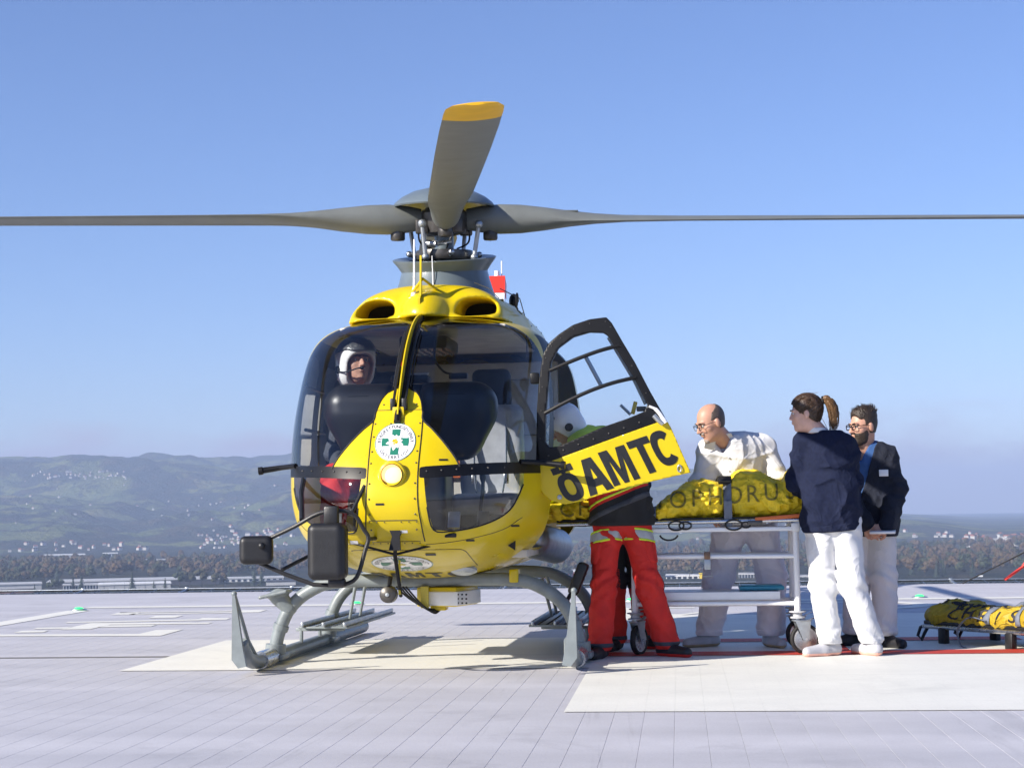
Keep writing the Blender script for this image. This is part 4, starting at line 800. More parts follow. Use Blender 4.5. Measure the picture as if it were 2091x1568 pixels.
cp = tbuild(MB().box((1.80, yn-.01, .655), (.04, .05, .05), bev=.006), 'clamp', 'brown_metal', TR); tbuild(MB().box((1.80, yn-.02, .60), (.042, .01, .075), bev=.003).tube([(1.775, yn-.02, .555), (1.77, yn-.025, .52), (1.83, yn-.025, .52), (1.825, yn-.02, .555)], .003, 6), 'hook_plate', 'alu', cp)
o = MB().box((0, 0, .018), (.30, .22, .03), bev=.012).box((0, 0, .0365), (.27, .19, .004)); o = o.build('tray', mat('teal', (.03, .22, .30), .35, var=.1)); o.location = (2.16, -.28, .4145); tag(o, 'small teal tray lying on the lower shelf of the trolley', 'tray')
# the stretcher with the patient bag on top
ST = empty('stretcher', (1.75, -.24, .84), 'aluminium stretcher with a yellow patient bag strapped on the white trolley', 'stretcher'); SL = Vector((1.75, -.24, .84))
def sbuild(mb, *a, **k): mb.v = [tuple(Vector(p)-SL) for p in mb.v]; return mb.build(*a, **k)
for y in (-.49, .0): sbuild(MB().tube([(.80, y, .872), (2.66, y, .884)], .0145, 10), 'side_rail', 'steel', ST)
for x in (1.0, 1.6, 2.2): sbuild(MB().tube([(x, -.49, .872), (x, 0, .872)], .012, 8), 'cross_bar', 'steel', ST)
sbuild(MB().box((1.70, -.245, .896), (1.8, .47, .02), bev=.006), 'mattress', 'black_matte', ST); sbuild(MB().box((2.33, -.50, .905), (.42, .02, .025), rot=roty(-4), bev=.006), 'orange_rail', 'orange', ST)
for x, r in ((1.60, .05), (1.66, .04), (1.98, .055), (2.06, .03)): sbuild(MB().tube([(x+r*math.cos(t), -.505, .855+.6*r*math.sin(t)) for t in np.linspace(0, 6.28, 18)], .007, 6), 'strap_loop', 'black_matte', ST)
sbuild(MB().tube([(1.55+.06*math.cos(t), -.5, .80+.04*math.sin(t)) for t in np.linspace(3.3, 6.1, 10)], .007, 6), 'strap_loop', 'black_matte', ST); sbuild(MB().box((2.12, -.5, .868), (.10, .03, .03), bev=.006), 'rail_clamp', 'dark_metal', ST)
tX = np.array([.72, .9, 1.15, 1.40, 1.47, 1.56, 1.67, 1.78, 1.89, 1.945, 1.99, 2.06, 2.15, 2.24, 2.31, 2.36, 2.42, 2.55, 2.66]); tZ = np.array([1.0, 1.02, 1.02, .95, .975, 1.05, 1.13, 1.155, 1.14, 1.125, 1.19, 1.215, 1.205, 1.16, 1.13, 1.21, 1.26, 1.25, 1.1])
def f_bag(P):
    x, y, z = P[:, 0], P[:, 1], P[:, 2]; top = np.interp(x, tX, tZ).astype(np.float32); h = (top-.90)/2; w = .205+.02*np.sin(x*9)
    d = (np.sqrt((np.abs(y+.245)/w)**2.6+(np.abs(z-.90-h)/h)**2.6)-1)*np.minimum(h, w)*.62
    d = np.maximum(d, np.abs(x-1.68)-.95)
    st = np.exp(-((x-1.945)/.028)**2)+np.exp(-((x-1.44)/.03)**2)
    q = .5*np.abs(np.sin((x*.9+z*1.1)*17))+.5*np.abs(np.sin((x*.9-z*1.1)*17)); d = d-.007*np.sqrt(np.clip(q, 0, 1))+.016*st+.009*wav(P*np.array([1, 1, 1.6], np.float32), 24, 3)+.004*wav(P, 60, 5)-.012*(1-np.abs(wav(P, 13, 21)))**5
    return d
V, F = nets(f_bag, (.66, -.56, .86), (2.7, .06, 1.36), .0125)
bag = mesh_np('patient_bag', V-np.array(SL), F, 'bag_yellow', ST)
def strap(x, w, fn, name, par, L, m='strap_grey', y0=-.62, y1=.1, zt=1.5, n=26, cyc=-.245, czc=1.0):
    th = np.linspace(-100, 100, n); V = []; 
    for t in th:
        d = np.array([0, math.sin(rad(t)), math.cos(rad(t))])
        for s in (-1, 1): V.append(np.array([x+s*w/2, cyc, czc-.06])+d*.45)
    V = np.array(V); P = []
    for i, t in enumerate(th):
        d = -np.array([0, math.sin(rad(t)), math.cos(rad(t))]); p, ok = march(fn, V[2*i:2*i+2], d, .6, .006); P += list(p)
    P = np.array(P)-np.array(L); F = [(2*i, 2*i+1, 2*i+3, 2*i+2) for i in range(n-1)]; return thick(mesh_np(name, P, F, m, par), .004, 0)
strap(1.945, .052, f_bag, 'strap', ST, SL); strap(1.44, .05, f_bag, 'strap', ST, SL)
sbuild(MB().box((1.945, -.485, .93), (.054, .012, .17), bev=.003), 'strap_tail', 'strap_grey', ST); sbuild(MB().box((1.93, -.40, 1.155), (.09, .06, .035), rot=rotx(35), bev=.008), 'strap_buckle', 'black_matte', ST)
for k, ch in enumerate('CHRISTOPHORUS'):
    g, gf = glyph(ch); g, gf = subdiv2d(g, gf, .10); P = np.array([(.875+.1235*k+p[0]*.15, -.62, .925+.008*k+p[1]*.165) for p in g]); Q, ok = march(f_bag, P, (0, 1, 0), .7, .004); gf = [f for f in gf if all(ok[i] for i in f)]
    if gf: mesh_np('letter', Q-np.array(SL), gf, 'bag_print', bag)
# the second stretcher on the deck
S2 = empty('stretcher', (3.76, .24, .0), 'low stretcher with a folded olive yellow bag lying on the deck at the right edge', 'stretcher'); L2 = Vector((3.76, .24, 0)); R2 = rotz(-56)
def b2(mb, *a, **k): o = mb.build(*a, **k); o.rotation_euler = (0, 0, rad(-56)); return o
for y in (-.24, .24): b2(MB().tube([(-.42, y, .115), (1.5, y, .115)], .016, 10), 'side_rail', 'steel', S2)
for x in (-.38, .3, 1.0): b2(MB().tube([(x, -.24, .115), (x, .24, .115)], .013, 8), 'cross_bar', 'steel', S2)
for x in (-.22, .42, 1.1):
    for y in (-.24, .24): b2(MB().box((x, y, .055), (.07, .05, .11), bev=.01), 'runner_foot', 'black_matte', S2)
b2(MB().box((.5, 0, .142), (1.85, .48, .03), bev=.01), 'mattress', 'black_matte', S2)
for y in (-.20, .15): b2(MB().tube([(-.42, y, .13), (-.50, y, .10), (-.53, y, .04), (-.49, y, .015), (-.46, y, .06), (-.42, y, .11)], .012, 6), 'carry_handle', 'black_matte', S2)
b2(MB().tube([(-.32, -.2, .14), (-.30, -.2, .16), (-.26, -.22, .15)], .02, 8), 'grip', 'orange', S2)
def f_bag2(P):
    x, y, z = P[:, 0], P[:, 1], P[:, 2]
    d = s_box(P, (.5, 0, .19), (.93, .24, .045), .04)
    d = smin(d, s_cone(P, (-.30, -.2, .20), (-.28, .16, .205), .072, .066), .05); d = smin(d, s_cone(P, (-.18, -.12, .185), (.35, -.13, .19), .075, .08), .05)
    d = smin(d, s_cone(P, (.12, .2, .2), (.5, .16, .22), .05, .075), .04); d = smin(d, s_cone(P, (.22, .08, .22), (.34, .12, .25), .035, .05), .05); d = smin(d, s_cone(P, (.45, -.12, .20), (1.3, -.05, .22), .085, .10), .05)
    return d+.016*wav(P, 12, 11)-.020*(1-np.abs(wav(P*np.array([1.6, 1, 1], np.float32), 12, 12)))**5+.004*wav(P, 60, 4)+.015*np.exp(-((x-.22)/.02)**2)+.015*np.exp(-((x-.50)/.02)**2)
V, F = nets(f_bag2, (-.5, -.36, .1), (1.5, .36, .5), .0125); mat('bag_olive', (.40, .275, .012), .6, var=.12, vs=6, bump=.3, bs=50)
wrinkle(M['bag_olive'], 8, .7, .03, 1.5); bg2 = mesh_np('folded_bag', V, F, 'bag_olive', S2); bg2.rotation_euler = (0, 0, rad(-56))
def letters2(word, fpos, d):
    for k, ch in enumerate(word):
        g, gf = glyph(ch, .008); g, gf = subdiv2d(g, gf, .10); P = np.array([fpos(k, p) for p in g]); Q, ok = march(f_bag2, P, d, .5, .004); gf = [f for f in gf if all(ok[i] for i in f)]
        if gf: mesh_np('letter', Q, gf, 'bag_black', bg2)
letters2('SUROHPOTSI', lambda k, p: (-.30+.105*k+p[0]*.15-.03*p[1], -.10+(p[1]-.35)*.26+.03*math.sin(k*2.1), .6), (0, 0, -1))
letters2('CHRISTOPH', lambda k, p: (-.12+.14*k+p[0]*.16+.05*p[1], -.42, .175+p[1]*.12+.012*math.sin(k*1.7)), (0, 1, 0))
def strap2(x, w):
    th = np.linspace(-95, 95, 24); P = []
    for t in th:
        d = np.array([0, math.sin(rad(t)), math.cos(rad(t))]); V = np.array([[x+s*w/2, 0, .18] for s in (-1, 1)])+d*.5; p, ok = march(f_bag2, V, -d, .6, .006); P += list(p)
    o = thick(mesh_np('strap', np.array(P), [(2*i, 2*i+1, 2*i+3, 2*i+2) for i in range(23)], 'strap_grey', S2), .004, 0); o.rotation_euler = (0, 0, rad(-56))
strap2(.22, .045); strap2(.50, .045)
b2(MB().tube(catmull([(.22, -.26, .18), (.1, -.30, .2), (.0, -.31, .12), (.03, -.33, .03), (.12, -.38, .006), (.2, -.42, .006)], 6), .014, 6, flat=.3), 'loose_strap', 'strap_grey', S2)
# ================================================================ people
mat('skin', (0.50, 0.27, 0.19), 0.5, var=0.10, vs=18, bump=0.06, bs=150); M['skin'].node_tree.nodes['Principled BSDF'].inputs['Subsurface Weight'].default_value = 0.08
mat('skin_pale', (0.60, 0.36, 0.28), 0.5, var=0.10, vs=18, bump=0.06, bs=150); mat('eye_dark', (.02, .015, .012), .15); mat('eye_white', (.6, .58, .55), .25)
mat('hair_brown', (.045, .024, .012), .45, var=.35, vs=25, bump=.5, bs=90); mat('hair_light', (.13, .07, .03), .42, var=.35, vs=25, bump=.5, bs=90); mat('hair_dark', (.030, .019, .012), .5, var=.3, vs=25, bump=.6, bs=120); mat('hair_grey', (.085, .062, .05), .5, var=.3, vs=30, bump=.4, bs=150); mat('stubble', (.30, .24, .20), .6, var=.2, vs=60)
mat('white_cloth', (.63, .63, .64), .85, var=.04, vs=8, bump=.12, bs=300); mat('navy', (.0095, .0135, .036), .9, var=.2, vs=40, bump=.2, bs=350, spec=.2); mat('navy_dark', (.007, .010, .022), .9, var=.25, vs=40, bump=.25, bs=350); mat('scrub_blue', (.03, .09, .25), .85, var=.1, bump=.1)
mat('rescue_red', (.60, .018, .011), .75, var=.12, vs=10, bump=.15, bs=250); mat('hi_vis', (.62, .80, .04), .7, var=.06, bump=.1); mat('reflex_grey', (.42, .43, .45), .5, var=.1, vs=30); mat('suit_black', (.012, .012, .014), .8, var=.25, bump=.15, bs=250); mat('suit_grey', (.05, .055, .07), .8, var=.2, bump=.15)
mat('shoe_white', (.42, .42, .45), .5, var=.1, vs=12); mat('sole_tan', (.42, .30, .18), .7, var=.15); mat('sole_pink', (.75, .42, .34), .6, var=.1); mat('shoe_black', (.012, .012, .015), .5, var=.2); mat('helmet_grey', (.09, .095, .10), .3, var=.1, coat=.3)
for nm, st in (('white_cloth', .35), ('navy', .55), ('navy_dark', .55), ('rescue_red', .45), ('scrub_blue', .4), ('suit_grey', .5)): wrinkle(M[nm], 5.5, st, .03, 1.4, (1, 1, .7))
V3 = lambda *a: np.array(a, np.float32)
def frame(f, up=(0, 0, 1)):
    f = np.asarray(f, float); f = f/np.linalg.norm(f); r = np.cross(f, up); r /= np.linalg.norm(r); u = np.cross(r, f); return np.stack([r, f, u], 1)
NOSE = [1.0]
def f_head(P, c, H, nb, k=1.0):
    q = ((P-np.asarray(c, np.float32))@np.asarray(H, np.float32))/k
    m = q.copy(); m[:, 0] = np.abs(m[:, 0])
    d = s_ell(q, (0, -.014, .036), (.074, .096, .087)); d = smin(d, s_ell(q, (0, .026, -.032), (.060, .066, .088)), .03)
    d = smin(d, s_cone(m, (.0, .03, -.078), (.0, .066, -.098), .040, .020), .025); d = smin(d, s_ell(m, (.038, .052, -.02), (.022, .022, .022)), .02)
    d = smin(d, s_ell(m, (.026, .082, .024), (.028, .012, .009)), .012); d = smax(d, -s_ell(m, (.031, .098, .006), (.016, .012, .010)), .012)
    d = smin(d, s_cone(q, (0, .092, .010), (0, .092+.021*NOSE[0], -.026), .0075*NOSE[0], .0115*NOSE[0]), .010); d = smin(d, s_ell(m, (.011, .100, -.030), (.009, .009, .008)), .008)
    d = smin(d, s_ell(q, (0, .092, -.050), (.021, .010, .006)), .006); d = smin(d, s_ell(q, (0, .090, -.062), (.018, .010, .006)), .006)
    d = smin(d, s_ell(m, (.078, -.010, -.008), (.010, .020, .032)), .008)
    d = d*k
    return smin(d, s_cone(P, np.asarray(c)+H@np.array([0, -.022, -.06])*k, nb, .054*k, .062*k), .03)
def f_hand(P, w, d, n, curl=.4, sd=1, s=1.0):
    d = np.asarray(d, float); d /= np.linalg.norm(d); n = np.asarray(n, float); n = n-d*(n@d); n /= np.linalg.norm(n); a = np.cross(d, n)*sd; w = np.asarray(w, float)
    R = np.stack([a, d, n], 1); o = s_box(P, w+d*.048*s, (.040*s, .048*s, .014*s), .013*s, R)
    for i, (off, ln) in enumerate(((.030, .070), (.010, .080), (-.011, .074), (-.030, .058))):
        b = w+d*.090*s+a*off*s; c1 = curl*1.0; c2 = curl*2.1; e1 = b+(d*math.cos(c1)-n*math.sin(c1))*ln*.5*s; e2 = e1+(d*math.cos(c2)-n*math.sin(c2))*ln*.5*s
        o = smin(o, s_cone(P, b, e1, .0095*s, .0088*s), .006); o = smin(o, s_cone(P, e1, e2, .0088*s, .0072*s), .003)
    b = w+d*.028*s+a*.034*s; e1 = b+(d*.6+a*.7-n*.25)*.042*s; e2 = e1+(d*.85+a*.1-n*.4)*.034*s
    return smin(smin(o, s_cone(P, b, e1, .0125*s, .0105*s), .01), s_cone(P, e1, e2, .0105*s, .008*s), .003)
def chain(P, pts, rs, k=.03):
    d = None
    for i in range(len(pts)-1):
        c = s_cone(P, pts[i], pts[i+1], rs[i], rs[i+1]); d = c if d is None else smin(d, c, k)
    return d
def f_torso(P, J, g=0.0):
    pe, ch, nk = (np.array(J[k], float) for k in ('pelvis', 'chest', 'neck')); a = np.array(J['shL'], float); b = np.array(J['shR'], float)
    mid = (pe+ch)/2; ax = (b-a)/np.linalg.norm(b-a); up = (ch-pe)/np.linalg.norm(ch-pe); f = np.cross(up, ax); f /= np.linalg.norm(f); ax2 = np.cross(f, up); R = np.stack([ax2, f, up], 1)
    hx = (np.array(J['hipR'])-np.array(J['hipL'])); hx = hx/np.linalg.norm(hx); Rh = np.stack([hx, np.cross((0, 0, 1), hx), (0, 0, 1)], 1)
    d = s_ell(P, pe, (.165+g, .115+g, .13+g), Rh); d = smin(d, s_ell(P, mid, (.145+g, .105+g, .20+g), R), .06); d = smin(d, s_ell(P, ch, (.165+g, .115+g, .19+g), R), .06)
    return smin(d, chain(P, [a, (a+b)/2*.55+nk*.45, b], [.062+g, .07+g, .062+g]), .05)
def bbox(J, keys, m): A = np.array([J[k] for k in keys], float); return A.min(0)-m, A.max(0)+m
ALLJ = ['pelvis', 'chest', 'neck', 'shL', 'shR', 'elL', 'elR', 'wrL', 'wrR', 'hipL', 'hipR', 'knL', 'knR', 'anL', 'anR', 'head']
def person(label, J, H, hk=1.0, skin='skin', feet=None, hands=None, group=None):
    z0 = min(J['anL'][2], J['anR'][2])
    base = ((J['anL'][0]+J['anR'][0])/2, (J['anL'][1]+J['anR'][1])/2, 0.0)
    e = empty('person', base, label, 'person'); L = np.array(base)
    hands = hands or {}
    def body(P):
        d = f_torso(P, J, -.032)
        for s in 'LR':
            d = smin(d, chain(P, [J['hip'+s], J['kn'+s], J['an'+s]], [.078, .052, .036]), .04); d = smin(d, chain(P, [J['sh'+s], J['el'+s], J['wr'+s]], [.046, .036, .026]), .03)
            hd = hands.get(s, dict(d=np.array(J['wr'+s])-np.array(J['el'+s]), n=(0, 0, 1), curl=.5)); d = smin(d, f_hand(P, J['wr'+s], hd['d'], hd['n'], hd.get('curl', .5), hd.get('sd', 1), .95), .015)
            an = np.array(J['an'+s]); ft = feet[s]; d = smin(d, s_cone(P, an+V3(0, 0, -.035), an+np.array([ft[0]*.08, ft[1]*.08, -.05]), .034, .026), .02)
        return smin(d, f_head(P, J['head'], H, J['neck'], hk), .02)
    lo, hi = bbox(J, ALLJ, .24); V, F = nets(body, lo, hi, .0072); mesh_np('body', V-L, F, skin, e)
    def w(x, y, z): return np.array(J['head'])+H@np.array([x, y, z])*hk
    em = MB(); ei = MB(); eb = MB()
    for s in (-1, 1):
        em.sphere(w(s*.031, .0775, .006)-L, .0105*hk, 8); ei.sphere(w(s*.031, .0845, .006)-L, .0058*hk, 8); eb.tube([w(s*.010, .098, .025)-L, w(s*.032, .0965, .030)-L, w(s*.05, .082, .025)-L], .0035*hk, 6)
    em.build('eyes', 'eye_white', e); ei.build('irises', 'eye_dark', e)
    return e, L, w, eb
def cloth(name, fn, lo, hi, m, e, L, h=.0095): V, F = nets(fn, lo, hi, h); return mesh_np(name, V-L, F, m, e)
def f_legs(P, J, r=(.108, .088, .082), fold=.007, seed=1, zc=.08, kz=2.2):
    d = None
    for s in 'LR':
        hip, kn, an = (np.array(J[k+s], float) for k in ('hip', 'kn', 'an'))
        c = chain(P, [hip, kn, an+V3(0, 0, .01)], list(r), .05); d = c if d is None else smin(d, c, .025)
        t = s_ell(P, kn, (.2, .2, .16)); fk = np.clip(-t/.1, 0, 1); ta = np.clip(1-np.sqrt(((P-an)**2).sum(1))/.22, 0, 1)
        d = d-fold*(.9*fk+1.3*ta)*np.sin((P[:, 2]-.6*P[:, 0]*(1 if s == 'L' else -1)+.25*P[:, 1])*62+2.5*wav(P, 9, seed+3))
    pe = np.array(J['pelvis'], float); hx = np.array(J['hipR'], float)-np.array(J['hipL'], float); hx /= np.linalg.norm(hx); Rh = np.stack([hx, np.cross((0, 0, 1), hx), (0, 0, 1)], 1)
    d = smin(d, s_ell(P, pe+V3(0, 0, -.02), (.178, .128, .14), Rh), .05)
    sg = (P[:, 2]-(min(J['hipL'][2], J['hipR'][2])-.06))
    d = d-fold*.8*np.exp(-(sg/.09)**2)*np.sin((P[:, 0]*.8+P[:, 2])*48+2*wav(P, 8, seed))
    d = d-fold*.6*wav(P*V3(1.5, 1.5, .4), 11, seed)-fold*1.5*(1-np.abs(wav(P*V3(1.5, 1.5, .8), 6.5, seed+1)))**5+fold*.3
    return np.maximum(d, zc-P[:, 2])
def f_top(P, J, g=.02, ra=(.072, .062, .050), fold=.008, seed=2, hem=None, hr=(.19, .135), cuff=1.0, flare=0.0):
    d = f_torso(P, J, g)
    if hem is not None:
        pe = np.array(J['pelvis'], float); hx = np.array(J['hipR'], float)-np.array(J['hipL'], float); hx /= np.linalg.norm(hx); Rh = np.stack([hx, np.cross((0, 0, 1), hx), (0, 0, 1)], 1)
        d = smin(d, s_box(P, (pe[0], pe[1], hem+.14), (hr[0], hr[1], .22), .10, Rh), .08)
    for s in 'LR':
        a, b, c = (np.array(J[k+s], float) for k in ('sh', 'el', 'wr')); c = b+(c-b)*cuff
        ar = chain(P, [a, b, c], list(ra), .03); fe = np.clip(1-np.sqrt(((P-b)**2).sum(1))/.17, 0, 1); dr = (c-a)/np.linalg.norm(c-a)
        ar = ar-fold*1.1*fe*np.sin((P@dr.astype(np.float32))*75+2.2*wav(P, 10, seed+5)); d = smin(d, ar, .022)
    d = d-fold*.9*wav(P*V3(1, 1, .8), 9, seed)-fold*1.7*(1-np.abs(wav(P*V3(1.15, 1.15, .75), 6.5, seed+1)))**5-fold*1.2*(1-np.abs(wav(P*V3(.8, .8, 1.4), 7, seed+6)))**6+fold*.5
    if hem is not None: d = smax(d, hem-P[:, 2], .012)
    return d
def shoe(e, L, an, fd, m, sole, hgt=.085, ln=.17):
    an = np.array(an, float); f = np.array([fd[0], fd[1], 0]); f /= np.linalg.norm(f); a = np.array([an[0], an[1], 0])-f*.045
    def fn(P):
        d = s_cone(P, a+V3(0, 0, .045), a+f*ln*.55+V3(0, 0, .042), .042, .044); d = smin(d, s_cone(P, a+f*ln*.55+V3(0, 0, .04), a+f*(ln+.05)+V3(0, 0, .034), .044, .034), .02); d = smin(d, s_cone(P, a+f*.02+V3(0, 0, .05), a+f*.03+V3(0, 0, hgt+.02), .042, .044), .02)
        return smax(smax(d, .002-P[:, 2], .006), P[:, 2]-(hgt+.015), .01)
    lo = np.minimum(a, a+f*(ln+.1))-.09; hi = np.maximum(a, a+f*(ln+.1))+.09; lo[2] = -.02; hi[2] = .16
    V, F = nets(fn, lo, hi, .008); (sv, sf), (uv, uf) = split(V, [tuple(q) for q in F], V[:, 2]-.024)
    o = mesh_np('shoe', uv-L, uf, m, e); sv = np.array(sv); c = sv[:, :2].mean(0); sv[:, :2] = c+(sv[:, :2]-c)*1.03; mesh_np('sole', sv-L, sf, sole, o); return o
def wear(J, keys, m=.2): return bbox(J, keys, m)
LEGK = ['pelvis', 'hipL', 'hipR', 'knL', 'knR', 'anL', 'anR']; TOPK = ['pelvis', 'chest', 'neck', 'shL', 'shR', 'elL', 'elR', 'wrL', 'wrR']
def cut_obj(o, fn, names, mats, par):
    pass
def glasses(e, w, L, m='black_paint', sq=1.0, r=.0022):
    g = MB()
    for s in (-1, 1):
        g.tube([w(s*.031+.022*math.copysign(abs(math.cos(t))**.6, math.cos(t)), .108-.004*abs(math.cos(t)), .004+.0165*math.copysign(abs(math.sin(t))**.6, math.sin(t)))-L for t in np.linspace(0, 6.2832, 17)], r, 6)
        g.tube([w(s*.053, .102, .010)-L, w(s*.074, .05, .010)-L, w(s*.080, -.005, .006)-L], r, 6)
    g.tube([w(-.009, .108, .008)-L, w(0, .110, .011)-L, w(.009, .108, .008)-L], r, 6); g.build('glasses', m, e)
def hair_obj(e, L, J, H, hk, fn, m, name='hair', rad_=.2, h=.0065):
    c = np.array(J['head'], float); Hf = np.asarray(H, np.float32)
    def f(P): q = ((P-c.astype(np.float32))@Hf)/hk; return fn(q)*hk
    return cloth(name, f, c-rad_, c+rad_, m, e, L, h)
CR = lambda q, t: smin(s_ell(q, (0, -.014, .036), (.074+t, .096+t, .087+t)), s_ell(q, (0, -.01, -.02), (.062+t, .075+t, .08+t)), .03)

def strands(e, L, J, H, hk, paths, m, r0=.0022, name='hair_strands'):
    mb = MB(); c = np.array(J['head'], float)
    for p in paths: p = np.asarray(p); mb.tube([c+H@q*hk-L for q in p], [r0*(1-.75*t) for t in np.linspace(0, 1, len(p))], 4, caps=False)
    o = mb.build(name, m, e); o['kind'] = 'stuff'; return o
def scalp_paths(starts, end, n=8, lift=.017, seed=1, spread=.012):
    r = np.random.default_rng(seed); c = np.array([0, -.01, .02]); out = []
    for st in starts:
        a = np.array(st)-c; b = np.array(end)+r.normal(0, spread, 3)-c; T = np.linspace(0, 1, n); D = np.array([a*(1-t)+b*t for t in T]); D /= np.linalg.norm(D, axis=1)[:, None]
        P, ok = march(lambda q: CR(q, lift+.0), c+D*.3, np.array([0, 0, 0.]), .0) if False else (None, None)
        Q = []
        for d in D:
            t = .3
            for _ in range(24): t -= float(CR((c+d*t)[None].astype(np.float32), lift)[0])*.9
            Q.append(c+d*t)
        out.append(Q)
    return out
def seams(e, L, fn, J, m, zt=None, hem=.10):
    ox = np.array(J['hipR'], float)-np.array(J['hipL'], float); ox /= np.linalg.norm(ox)
    for s, sg in (('L', -1), ('R', 1)):
        hip, kn, an = (np.array(J[k+s], float) for k in ('hip', 'kn', 'an')); T = np.linspace(.08, .96, 26); C = np.array([hip+(kn-hip)*t*2 if t < .5 else kn+(an-kn)*(t*2-1) for t in T])
        Q, ok = march(fn, C+ox*sg*.22, -ox*sg, .3, -.0005); MB().tube([q-L for q, k in zip(Q, ok) if k], .0028, 5).build('side_seam', m, e)
        if hem: c0 = np.array(J['an'+s], float); cloth('hem', lambda P: np.maximum(fn(P)-.003, np.maximum(np.abs(P[:, 2]-hem-.008)-.014, np.sqrt((P[:, 0]-c0[0])**2+(P[:, 1]-c0[1])**2)-.14)), c0-np.array((.2, .2, .12)), c0+np.array((.2, .2, .2)), m, e, L, .006)
# --- nurse in the navy sweater, seen from behind
J = dict(pelvis=(2.61, -.60, .90), chest=(2.60, -.60, 1.27), neck=(2.545, -.59, 1.45), shL=(2.445, -.58, 1.385), shR=(2.725, -.60, 1.375), elL=(2.40, -.53, 1.13), elR=(2.765, -.52, 1.12), wrL=(2.47, -.36, 1.03), wrR=(2.70, -.35, 1.03),
         hipL=(2.53, -.60, .86), hipR=(2.70, -.60, .86), knL=(2.545, -.62, .46), knR=(2.725, -.66, .47), anL=(2.575, -.63, .085), anR=(2.845, -.64, .085), head=(2.465, -.60, 1.58))
NOSE[0] = .72; H = frame((-.93, .12, -.08)); e, L, w, eb = person('person in navy sweater and white trousers with ponytail, back to camera beside the trolley', J, H, .98, 'skin_pale', dict(L=(-.6, .5), R=(-.3, .6)))
eb.build('eyebrows', 'hair_brown', e)
ftr = lambda P: f_legs(P, J, (.096, .080, .074), .007, 3)
cloth('trousers', ftr, *wear(J, LEGK), 'white_cloth', e, L); seams(e, L, ftr, J, 'white_cloth')
def f_sw(P):
    d = f_top(P, J, .002, (.068, .062, .050), .012, 8, hem=.80+.0, hr=(.178, .128)); d = smax(d, (.785+.10*(P[:, 0]-2.43))-P[:, 2], .01); return np.maximum(d, P[:, 2]-1.465)
cloth('sweater', f_sw, *wear(J, TOPK), 'navy', e, L); cloth('hem_rib', lambda P: np.maximum(f_sw(P)-.0045, P[:, 2]-(.785+.10*(P[:, 0]-2.43))-.045), *wear(J, TOPK), 'navy', e, L)
cloth('collar', lambda P: np.maximum(np.abs(s_cone(P, (2.545, -.59, 1.43), (2.53, -.59, 1.49), .068, .062))-.005, np.abs(P[:, 2]-1.465)-.018), (2.4, -.75, 1.38), (2.72, -.42, 1.55), 'white_cloth', e, L, .006)
for s, fd in (('L', (-.75, -.45)), ('R', (-.3, .5))): shoe(e, L, J['an'+s], fd, 'shoe_white', 'sole_pink', .10)
def hz(q):
    d = CR(q, .014)+.004*np.sin(q[:, 0]*240+4*wav(q, 20, 2))*.6+.003*wav(q, 70, 5); d = np.maximum(d, (q[:, 1]*.9-.045)-(q[:, 2]-.02)*1.15); d = np.maximum(d, -(s_ell(q, (0, .09, -.03), (.085, .075, .10)))); d = np.maximum(d, -.055-q[:, 2]+.25*np.abs(q[:, 1]+.07)*0-.02*(q[:, 1] < -.03)); d = np.maximum(d, -s_ell(np.abs(q)*V3(1, 0, 0)+q*V3(0, 1, 1), (.085, -.008, -.008), (.014, .019, .030)))
    return d
hair_obj(e, L, J, H, .98, hz, 'hair_brown')
def pt(q):
    p = [(0, -.110, .070), (0, -.145, .080), (.002, -.170, .045), (.004, -.180, -.02), (.008, -.176, -.085), (.016, -.160, -.145)]; d = chain(q, p, [.020, .030, .034, .034, .026, .006], .03)
    return d-.003*np.sin(q[:, 0]*420+q[:, 1]*260+2*wav(q, 14, 4))-.003*wav(q*V3(2, 2, .35), 45, 9)
rs = np.random.default_rng(4); PT = catmull([(0, -.105, .068), (0, -.145, .082), (.002, -.172, .045), (.004, -.182, -.02), (.008, -.178, -.085), (.016, -.16, -.15)], 3); paths = []
for k in range(190):
    a = rs.uniform(0, 6.28); q = math.sqrt(rs.uniform(.25, 1.0)); w_ = np.interp(np.linspace(0, 1, len(PT)), [0, .2, .5, .8, 1], [.014, .034, .040, .036, .024]); end = rs.integers(len(PT)-5, len(PT)+1); paths.append([PT[i]+np.array([math.cos(a)*q*w_[i], math.sin(a)*q*w_[i]*.9, 0])+rs.normal(0, .0022, 3) for i in range(end)])
strands(e, L, J, H, .98, paths, 'hair_light', .0026)
st_ = [(.078*math.sin(a)*f, .082-.03*abs(math.sin(a))*1.6*f, .085-.085*(abs(math.sin(a)))**2) for a in np.linspace(-1.5, 1.5, 60) for f in (1.0,)]+[(s*.082, -.03-.01*k, .02-.022*k) for s in (-1, 1) for k in range(5)]+[(x, -.085, -.055) for x in np.linspace(-.06, .06, 14)]
strands(e, L, J, H, .98, scalp_paths(st_, (0, -.118, .072), 8, .0145, 3), 'hair_brown', .0028)
fl_ = [[np.array(p0)+np.array(v)*t+np.array([0, 0, -.03])*t*t for t in (0, .33, .66, 1)] for p0, v in [((rs.uniform(-.05, .05), rs.uniform(-.1, .02), .125), (rs.normal(0, .02), -.03, .03)) for _ in range(14)]+[((rs.uniform(-.05, .05), -.1, -.04), (rs.normal(0, .01), -.03, -.05)) for _ in range(12)]]
strands(e, L, J, H, .98, fl_, 'hair_light', .001)
